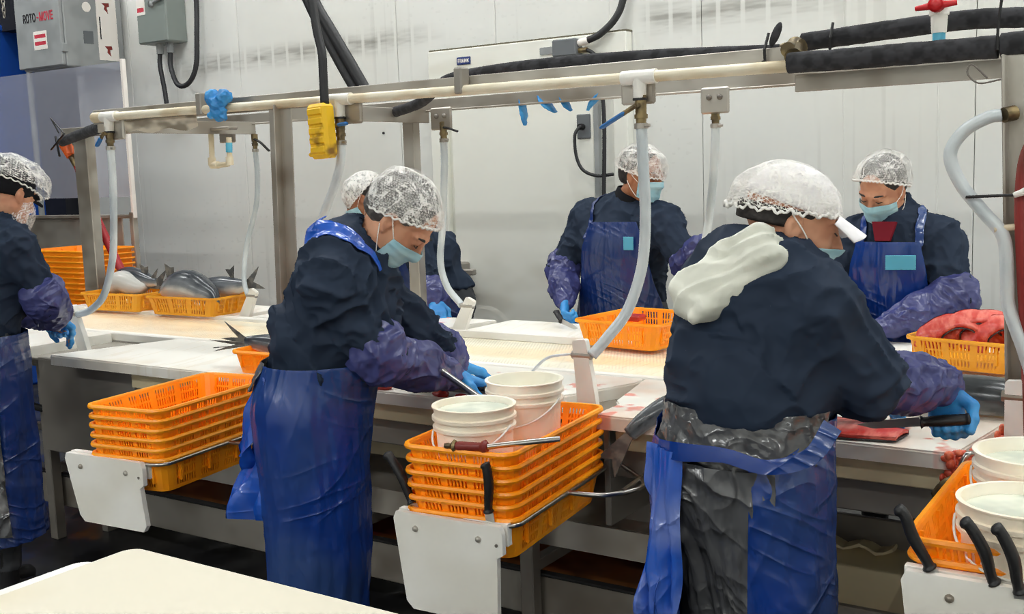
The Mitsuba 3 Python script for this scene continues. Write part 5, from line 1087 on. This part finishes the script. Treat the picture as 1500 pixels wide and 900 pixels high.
put('apron', drape(core, .35, 1.2, g['hip'], g['hip'] + V(-.06, -.06, 0), bf, (-1.7, -1.9, -1.0), (1.9, 2.0, 1.15), .03, flare=.02, folds=(.011, 9), seed=24)[0], 'm_apron_dark', True, k)
# standing man at the rear
k, g, core, P, A, bf, br = person('man standing at the rear side blue bib apron, holding a black knife',
    dict(hip=(-2.385, 4.55, .93), neck=(-2.375, 4.53, 1.42), head=(-2.262, 4.50, 1.555), shR=(-2.575, 4.56, 1.355), shL=(-2.165, 4.50, 1.34), elR=(-2.685, 4.48, 1.11), elL=(-2.015, 4.44, 1.16), wrR=(-2.555, 4.27, .985), wrL=(-1.835, 4.30, 1.26)),
    dict(front=(.12, -.99), face=(.97, -.20, -.22), uR=(.35, -.65, -.55), nR=(.9, .2, -.2), curlR=1.15, uL=(.75, -.3, .35), nL=(.2, -.9, -.2), fold=.012, seed=12, hem=.97, fat=1.1, skin='m_skin2', puff=.07, sleeveR=-.02, sleeveL=-.0, arm=.07, collar=False,
         net=dict(r=(.10, .128, .10), off=(0, -.01, .036), cut=(0, .03, -.028), cutn=(0, .1, 1), bulge=.12)))
PEOPLE['man'] = k
put('apron', drape(core, .32, 1.345, g['hip'], g['neck'], bf, (-1.5, -1.55, -1.45, -.95, -.62), (1.5, 1.55, 1.45, .95, .62), .03, flare=.02, folds=(.008, 9), seed=25)[0], 'm_apron_dark', True, k)
put('apron_strap', strap_on(g['jacket'], [(-2.44, 4.62, 1.45), (-2.48, 4.52, 1.43), (-2.50, 4.42, 1.38), (-2.50, 4.38, 1.31), (-2.5, 4.37, 1.27)], .03), 'm_apron_dark', True, k)
put('turtleneck', mv(tube([g['neck'] + V(0, 0, -.05), g['neck'] * .4 + P(0, -.02, -.06) * .6], [.088, .072], 24), (0, 0, .005)), 'm_black_cloth', True, k)
put('sticker', mv(rbx(-.025, .025, -.002, .002, -.03, .03, .001), (-2.265, 4.352, 1.25)), 'm_tape', parent=k)
# woman at the rear right
k, g, core, P, A, bf, br = person('woman at the rear right looking down, burgundy collar, bright blue bib apron, grey hair net',
    dict(hip=(-1.13, 4.50, .90), neck=(-1.125, 4.45, 1.355), head=(-1.165, 4.385, 1.475), shR=(-1.30, 4.48, 1.275), shL=(-.955, 4.44, 1.27), elR=(-1.37, 4.36, 1.06), elL=(-.88, 4.36, 1.055), wrR=(-1.20, 4.16, .955), wrL=(-1.08, 4.14, .965)),
    dict(front=(-.02, -1), face=(-.22, -.80, -.50), uR=(.85, -.15, -.35), nR=(.1, -.5, -.6), uL=(-.8, -.35, -.35), nL=(0, 0, -1), fold=.012, seed=15, hem=.95, fat=1.02, puff=.075, sleeveL=-.01, sleeveR=-.01, arm=.07, roll=.12,
         net=dict(r=(.106, .132, .104), off=(0, -.02, .034), cut=(0, .06, .02), cutn=(0, -.75, 1), bag=((.5, -.7, -.2), .025, .2), wide=.0012)))
PEOPLE['woman'] = k
put('apron', drape(core, .2, 1.27, g['hip'], g['neck'], bf, (-1.6, -1.6, -1.5, -1.0, -.75), (1.6, 1.6, 1.5, 1.0, .75), .03, flare=.02, folds=(.009, 9), seed=26)[0], 'm_apron', True, k)
for s in (-1, 1): put('apron_strap', strap_on(g['jacket'], [g['neck'] + V(s * .08, .06, .03), g['neck'] + V(s * .10, -.02, .01), g['neck'] + V(s * .11, -.09, -.03), g['neck'] + V(s * .115, -.13, -.09), g['neck'] + V(s * .115, -.14, -.14)], .032), 'm_apron', True, k)
put('shirt', extr([(-.03, -.03), (.026, -.03), (.046, .045), (-.046, .045)], .02, V(-1.135, 4.315, 1.30), (1, 0, 0), (0, .25, 1)), 'm_burgundy', parent=k)
put('sticker', mv(rbx(-.055, .055, -.002, .002, -.028, .028, .001), (-1.06, 4.262, 1.195), rz=16), 'm_tape', parent=k)
# ------------------------------------------------------------------ fish
scene['m_fish'] = {'type': 'twosided', 'bsdf': {'type': 'principled', 'base_color': {'type': 'mesh_attribute', 'name': 'vertex_color'}, 'roughness': .22, 'specular': .6}}
def fish_body(pts, wid, hei, up, n=22, dark=(52, 57, 64), mid=(112, 116, 121), pale=(200, 199, 194), seed=0):
    p = bez(pts, 44); t = np.gradient(p, axis=0); t /= np.linalg.norm(t, axis=1, keepdims=True); up = np.broadcast_to(np.array(up, float), p.shape)
    s = np.cross(t, up); s /= np.linalg.norm(s, axis=1, keepdims=True); u = np.cross(s, t)
    x = np.linspace(0, 1, len(p)); w = np.interp(x, np.linspace(0, 1, len(wid)), wid); hh = np.interp(x, np.linspace(0, 1, len(hei)), hei)
    w, hh = ndimage.gaussian_filter1d(w, 1.5, mode='nearest'), ndimage.gaussian_filter1d(hh, 1.5, mode='nearest')
    a = np.arange(n) / n * 2 * np.pi
    vs = p[:, None] + w[:, None, None] * np.cos(a)[None, :, None] * s[:, None] + hh[:, None, None] * np.sin(a)[None, :, None] * u[:, None]
    h = np.sin(a)[None] + .5 * (meshkit.fbm(vs * 22, 3, seed) - .5); g = lambda c: np.array(srgb(*c))
    w1 = np.clip((h - .0) / .45, 0, 1)[..., None]; w2 = np.clip((-.25 - h) / .4, 0, 1)[..., None]
    c = g(mid) * (1 - w1) * (1 - w2) + g(dark) * w1 + g(pale) * w2
    c = c * (1 - .5 * (meshkit.noise(vs * 170, seed + 2) > .8)[..., None] * w1)
    k = len(p); i, j = np.meshgrid(np.arange(k - 1), np.arange(n), indexing='ij'); i, j = i.ravel(), j.ravel(); j2 = (j + 1) % n
    f = np.vstack([np.stack([i * n + j, i * n + j2, (i + 1) * n + j2], 1), np.stack([i * n + j, (i + 1) * n + j2, (i + 1) * n + j], 1)])
    V_ = np.vstack([vs.reshape(-1, 3), p[:1], p[-1:]]); C = np.vstack([c.reshape(-1, 3), c[0].mean(0)[None], c[-1].mean(0)[None]])
    j = np.arange(n); j2 = (j + 1) % n
    f = np.vstack([f, np.stack([np.full(n, k * n), j2, j], 1), np.stack([np.full(n, k * n + 1), (k - 1) * n + j, (k - 1) * n + j2], 1)])
    return trimesh.Trimesh(V_, f, process=False), C
mat('m_fin', vary(srgb(74, 74, 74), srgb(112, 108, 102), 40), .5)
mat('m_flesh', mikit.proc(lambda p, n, uv: MX(srgb(200, 62, 52), srgb(232, 128, 112), SS(.35, .75, FB(p.x * 60 + p.z * 20, p.y * 16, p.z * 30)) * .7)), .3, spec=.6)
mat('m_fleshdark', mikit.proc(lambda p, n, uv: MX(srgb(150, 34, 30), srgb(192, 62, 52), FB(p.x * 30, p.y * 30, p.z * 30))), .25, spec=.6)
mat('m_skinfish', vary(srgb(52, 54, 58), srgb(96, 98, 100), 30), .3)
def fin(o, d, up, w, hgt, notch=.3, nr=1.0, th=.003):
    """fan shaped fin rooted at o, spreading along d, its edge along up"""
    d, up = unit(d), unit(up); q = [(0, -w * .14), (hgt * .55, -w * .34), (hgt, -w * .5), (hgt * (1 - notch * .5), -w * .22), (hgt * (1 - notch), 0), (hgt * (1 - notch * .5), w * .22 * nr), (hgt, w * .5 * nr), (hgt * .55, w * .34), (0, w * .14)]
    return extr(q, th, V(*o), d, up)
def fish(label, pts, wid, hei, up, fins, group=None, seed=0, **kw):
    k = thing('salmon', label, 'fish', group)
    m, c = fish_body(pts, wid, hei, up, seed=seed, **kw)
    put('body', m, 'm_fish', True, k, color=c)
    for nm, f in fins: put(nm, f, 'm_fin', parent=k)
    return k
G = 'grey fish heaped in the rear crates'
W_, H_ = [.012, .05, .07, .075, .07, .055, .03, .018], [.015, .05, .075, .082, .078, .06, .036, .026]
fish('grey fish arched over the near yellow crate, shiny flank to us', [(-4.84, 3.84, .99), (-4.76, 3.84, 1.02), (-4.66, 3.83, 1.045), (-4.56, 3.82, 1.045), (-4.46, 3.81, 1.02), (-4.37, 3.79, 1.0), (-4.32, 3.76, .97)], W_, H_, (0, .5, 1), [('back_fin', fin((-4.79, 3.86, 1.06), (.25, 0, 1), (1, 0, .1), .10, .085, .1, .5))], G, 1)
fish('grey fish lying behind the arched one, tail up at the right of its crate', [(-4.66, 3.93, .98), (-4.56, 3.93, 1.02), (-4.45, 3.93, 1.03), (-4.36, 3.92, 1.035), (-4.28, 3.91, 1.045), (-4.23, 3.90, 1.055)], [.02, .05, .055, .045, .03, .016], [.02, .055, .06, .05, .032, .022], (0, .4, 1), [('tail_fin', fin((-4.24, 3.9, 1.05), (1, 0, .35), (-.3, 0, 1), .12, .13, .55)), ('back_fin', fin((-4.36, 3.92, 1.08), (-.3, 0, 1), (1, 0, .1), .07, .06, .2))], G, 2)
fish('grey fish with a white belly turned up in the far left crate', [(-5.33, 3.86, 1.0), (-5.26, 3.86, 1.03), (-5.18, 3.86, 1.045), (-5.10, 3.86, 1.03), (-5.03, 3.86, 1.02), (-4.98, 3.87, 1.03)], [.02, .06, .065, .06, .045, .02], [.02, .05, .058, .05, .035, .02], (0, 1, -.5), [('tail_fin', fin((-4.98, 3.87, 1.03), (.9, 0, .3), (-.2, 0, 1), .12, .12, .5))], G, 3)
fish('grey fish on top of the far left crate, dark back and upright fin', [(-5.36, 3.92, 1.01), (-5.27, 3.93, 1.06), (-5.18, 3.92, 1.07), (-5.06, 3.90, 1.06), (-4.96, 3.88, 1.05), (-4.90, 3.87, 1.05)], [.015, .05, .055, .05, .03, .014], [.02, .05, .055, .048, .03, .02], (0, .2, 1), [('tail_fin', fin((-4.90, 3.87, 1.05), (1, 0, .2), (-.1, 0, 1), .11, .10, .5)), ('back_fin', fin((-5.02, 3.88, 1.08), (.2, 0, 1), (1, 0, 0), .09, .06, .2, .6))], G, 4)
fish('whole dark fish on the right cutting board beside the white hose holder', [(-1.02, 3.05, .945), (-.86, 3.06, .95), (-.7, 3.07, .955), (-.55, 3.08, .955), (-.45, 3.09, .95), (-.36, 3.10, .94)], [.02, .05, .06, .062, .055, .03], [.02, .042, .05, .052, .045, .03], (0, -.3, 1), [('side_fin', fin((-.62, 3.02, .965), (-.9, -.3, -.1), (.2, -.9, .1), .05, .07, .1))], None, 5, dark=(48, 52, 56), mid=(84, 88, 90), pale=(180, 182, 180))
fish('silver fish whose tail hangs over the board edge behind the middle crate stack', [(-.98, 2.76, .94), (-1.1, 2.76, .945), (-1.2, 2.74, .942), (-1.28, 2.70, .935), (-1.335, 2.65, .90), (-1.375, 2.625, .86)], [.05, .05, .045, .036, .027, .018], [.042, .042, .038, .033, .028, .022], (0, -.5, 1), [('tail_fin', fin((-1.37, 2.63, .865), (-.6, -.12, -.85), (.8, -.3, -.5), .085, .13, .25))], None, 6, dark=(78, 82, 86), mid=(150, 153, 155), pale=(214, 214, 212))
k = fish('grey fish in the small crate behind the left stack, only its tail out', [(-2.80, 2.86, .945), (-2.88, 2.85, .965), (-2.95, 2.83, .982), (-3.01, 2.81, .99), (-3.06, 2.80, .99)], [.05, .055, .045, .03, .014], [.04, .045, .04, .03, .022], (0, -.2, 1), [('tail_fin', fin((-3.05, 2.8, .99), (-1, -.1, .35), (.3, 0, 1), .07, .13, .6)), ('tail_fin', fin((-3.05, 2.79, .985), (-1, -.3, -.05), (.1, -.3, .8), .05, .15, .7)), ('side_fin', fin((-3.03, 2.78, .985), (-1, -.3, -.1), (.1, -.9, .1), .03, .14, .1))], None, 7)
# fillets
def fillet(label, pts, w, th, nrm, group=None, m='m_flesh', skin=True):
    k = thing('fillet', label, 'fish fillet', group)
    p = bez(pts, 30); t = np.gradient(p, axis=0); t /= np.linalg.norm(t, axis=1, keepdims=True); nn = np.array(nrm, float) if np.ndim(nrm) == 1 else None
    s = np.cross(t, nn); s /= np.linalg.norm(s, axis=1, keepdims=True); u = np.cross(s, t); x = np.linspace(0, 1, len(p)); ww = np.interp(x, np.linspace(0, 1, len(w)), w)
    v = np.linspace(-1, 1, 9); X = p[:, None] + s[:, None] * (v[None, :, None] * ww[:, None, None] / 2) + u[:, None] * ((th * (1 - v ** 2 * .7))[None, :, None])
    put('flesh', rough(sheet(X, th), th * .2, 60), m, True, k)
    Y = p[:, None] + s[:, None] * (v[None, :, None] * ww[:, None, None] / 2 * 1.01) - u[:, None] * (th * .35)
    put('skin', sheet(Y, .003), 'm_skinfish', True, k)
    return k
fillet('red fillet under the blade before the worker in the white cap', [(-1.04, 2.80, .908), (-.92, 2.775, .908), (-.80, 2.745, .908), (-.67, 2.73, .908)], [.13, .16, .17, .09], .009, (0, 0, 1))
fillet('red fillet on the rear board left of the slim steel post', [(-3.42, 4.0, .908), (-3.3, 4.04, .908), (-3.18, 4.1, .908)], [.07, .09, .05], .009, (0, 0, 1))
FG = 'red fillets in the rear crate'
arcs = [(-.80, 3.80, .0, 'leftmost red fillet in the crate at the right, half sunk'), (-.75, 3.84, .012, 'red fillet bent in an arch, second from the left in the crate'), (-.71, 3.88, .008, 'red fillet bent in an arch in the middle of the crate'), (-.66, 3.82, .0, 'red fillet folded over, front right in the crate'), (-.62, 3.90, .004, 'rightmost red fillet in the crate, behind the post')]
for x, y, dz, lb in arcs:
    fillet(lb, [(x - .05, y - .05, .955 + dz), (x - .03, y - .04, 1.01 + dz), (x + .02, y - .02, 1.045 + dz), (x + .08, y, 1.04 + dz), (x + .12, y + .015, 1.0 + dz)], [.07, .09, .10, .09, .07], .012, (.35, -.15, 1), FG)
one('red_block', rbx(-2.06, -1.97, 3.86, 3.93, .975, 1.0, .006), 'm_fleshdark', 'dark red chunk in the orange crate near the standing man', 'fish piece')
for i, (x, y, r, lb) in enumerate(((-2.30, 2.68, .022, 'dark red scrap under the forearm of the middle worker'), (-2.06, 2.67, .02, 'small red scrap near the glove of the middle worker'), (-1.97, 2.66, .016, 'tiny red scrap at the board edge by the steel rod'))):
    one('fish_scrap', rough(mv(trimesh.creation.icosphere(3, 1.0).apply_scale((r * 1.5, r, r * .55)), (x, y, .9 + r * .4)), .005, 60, i), 'm_fleshdark', lb, 'fish scrap', 'red fish scraps on the boards', True)
fish('grey fish under the gloves of the middle worker', [(-2.28, 2.73, .92), (-2.15, 2.72, .93), (-2.02, 2.72, .93), (-1.90, 2.74, .92), (-1.80, 2.78, .912)], [.02, .04, .045, .03, .012], [.014, .022, .025, .02, .012], (0, 0, 1), [('tail_fin', fin((-1.81, 2.78, .912), (1, .4, 0), (-.4, 1, .3), .07, .07, .4))], None, 9)
mat('m_guts', vary(srgb(236, 120, 84), srgb(206, 84, 62), 50), .3)
def clump(c, n, r, sp, seed):
    rng = np.random.RandomState(seed)
    return cat([mv(trimesh.creation.icosphere(1, 1.0).apply_scale(rng.uniform(.5, 1.2, 3) * r), np.array(c) + rng.normal(0, 1, 3) * np.array(sp)) for _ in range(n)])
k = one('orange_offal', clump((-.455, 2.86, .895), 40, .012, (.012, .06, .014), 3), 'm_guts', 'bits of orange offal along the right end of the right board', 'offal', smooth=True); labels[k]['kind'] = 'stuff'
k = one('orange_offal', clump((-.515, 2.655, .87), 46, .012, (.025, .012, .022), 4), 'm_guts', 'orange offal stuck on the front corner of the right board', 'offal', smooth=True); labels[k]['kind'] = 'stuff'
one('offal_scrap', tube(bez([(-.56, 2.62, .80), (-.54, 2.61, .83), (-.51, 2.61, .85), (-.49, 2.62, .88)], 16), .018, 8), 'm_brass', 'brown strip hanging at the front corner of the right board', 'scrap', smooth=True)
k = thing('steel_hook', 'bent grey steel hook on the corner of the right board', 'hook')
put('hook', tube(bez([(-.52, 2.635, .80), (-.515, 2.62, .86), (-.50, 2.63, .905), (-.485, 2.66, .90)], 20), .007, 8), 'm_chrome', True, k)
# knives in use
def work_knife(label, a, b, tip, up, r=.0125):
    k = thing('knife', label, 'knife', None); a, b, c = V(*a), V(*b), V(*tip)
    put('handle', knife_handle(a, b, r=r), 'm_handle', True, k)
    u = c - b; L = np.linalg.norm(u)
    put('blade', extr([(0, -.011), (L * .75, -.009), (L, .004), (L * .7, .011), (0, .012)], .0016, b, u, up), 'm_blade', parent=k)
work_knife('black handled knife in the right fist of the worker in the white cap', (-.485, 2.59, 1.0), (-.59, 2.565, .988), (-.76, 2.66, .94), (0, -.3, 1), .0165)
work_knife('black knife in the hand of the standing man', (-2.50, 4.10, .965), (-2.44, 4.05, .93), (-2.33, 4.0, .908), (.5, -.3, .8))
work_knife('black knife in the right glove of the middle worker', (-2.0, 2.66, .945), (-1.89, 2.68, .935), (-1.74, 2.74, .93), (0, -.7, .6))
one('pale_rod', tube(bez([(-.88, 3.22, .93), (-.80, 3.215, .945), (-.72, 3.22, .95), (-.5, 3.26, .955), (-.4, 3.28, .955)], 24), np.interp(np.linspace(0, 1, len(bez([(0, 0, 0)] * 5, 24))), [0, .2, .35, 1], [.008, .01, .02, .021]), 12), 'm_brass', 'pale brownish tool lying behind the dark fish on the right board', 'tool', smooth=True)
# blue gloves hung on the beam and the pipe
def hung_glove(label, pts, w, nrm, seed, grp='blue gloves hanging from the beam'):
    k = thing('rubber_glove', label, 'glove', grp)
    p = bez(pts, 24); ww = np.interp(np.linspace(0, 1, len(p)), np.linspace(0, 1, len(w)), w)
    put('sheath', rough(tube(p, ww, 14, flat=.35), .003, 60, seed), 'm_glove', True, k); return k
hung_glove('blue glove finger hanging lowest, leftmost on the beam', [(-2.50, 3.875, 1.90), (-2.495, 3.872, 1.86), (-2.488, 3.87, 1.82), (-2.486, 3.87, 1.776)], [.022, .028, .028, .012], (0, 1, 0), 1)
hung_glove('blue glove tip slanting right, second from the left on the beam', [(-2.41, 3.875, 1.90), (-2.39, 3.872, 1.87), (-2.365, 3.87, 1.845), (-2.335, 3.87, 1.822)], [.02, .034, .034, .014], (0, 1, 0), 2)
hung_glove('small blue glove tip by the beam joint, third from the left', [(-2.31, 3.875, 1.90), (-2.295, 3.872, 1.87), (-2.28, 3.87, 1.845), (-2.262, 3.87, 1.824)], [.02, .026, .024, .012], (0, 1, 0), 3)
hung_glove('bright blue glove tip, rightmost on the beam near the big tee', [(-2.11, 3.875, 1.90), (-2.14, 3.872, 1.87), (-2.165, 3.87, 1.845), (-2.185, 3.87, 1.82)], [.02, .028, .026, .01], (0, 1, 0), 4)
gv = Vol((-3.36, 2.8, 1.78), (-3.1, 3.0, 1.98), .004)
for a, b, r in (((-3.27, 2.9, 1.905), (-3.235, 2.9, 1.875), .03), ((-3.20, 2.9, 1.905), (-3.235, 2.895, 1.875), .027), ((-3.24, 2.893, 1.88), (-3.235, 2.893, 1.835), .025), ((-3.255, 2.895, 1.86), (-3.275, 2.895, 1.84), .018), ((-3.21, 2.893, 1.85), (-3.205, 2.893, 1.825), .014)): gv.cone(a, b, r, r * .8, .012)
k = thing('rubber_glove', 'crumpled blue glove tied on the white pipe at the left', 'glove')
put('sheath', rough(gv.mesh(), .010, 55, 3), 'm_glove', True, k)
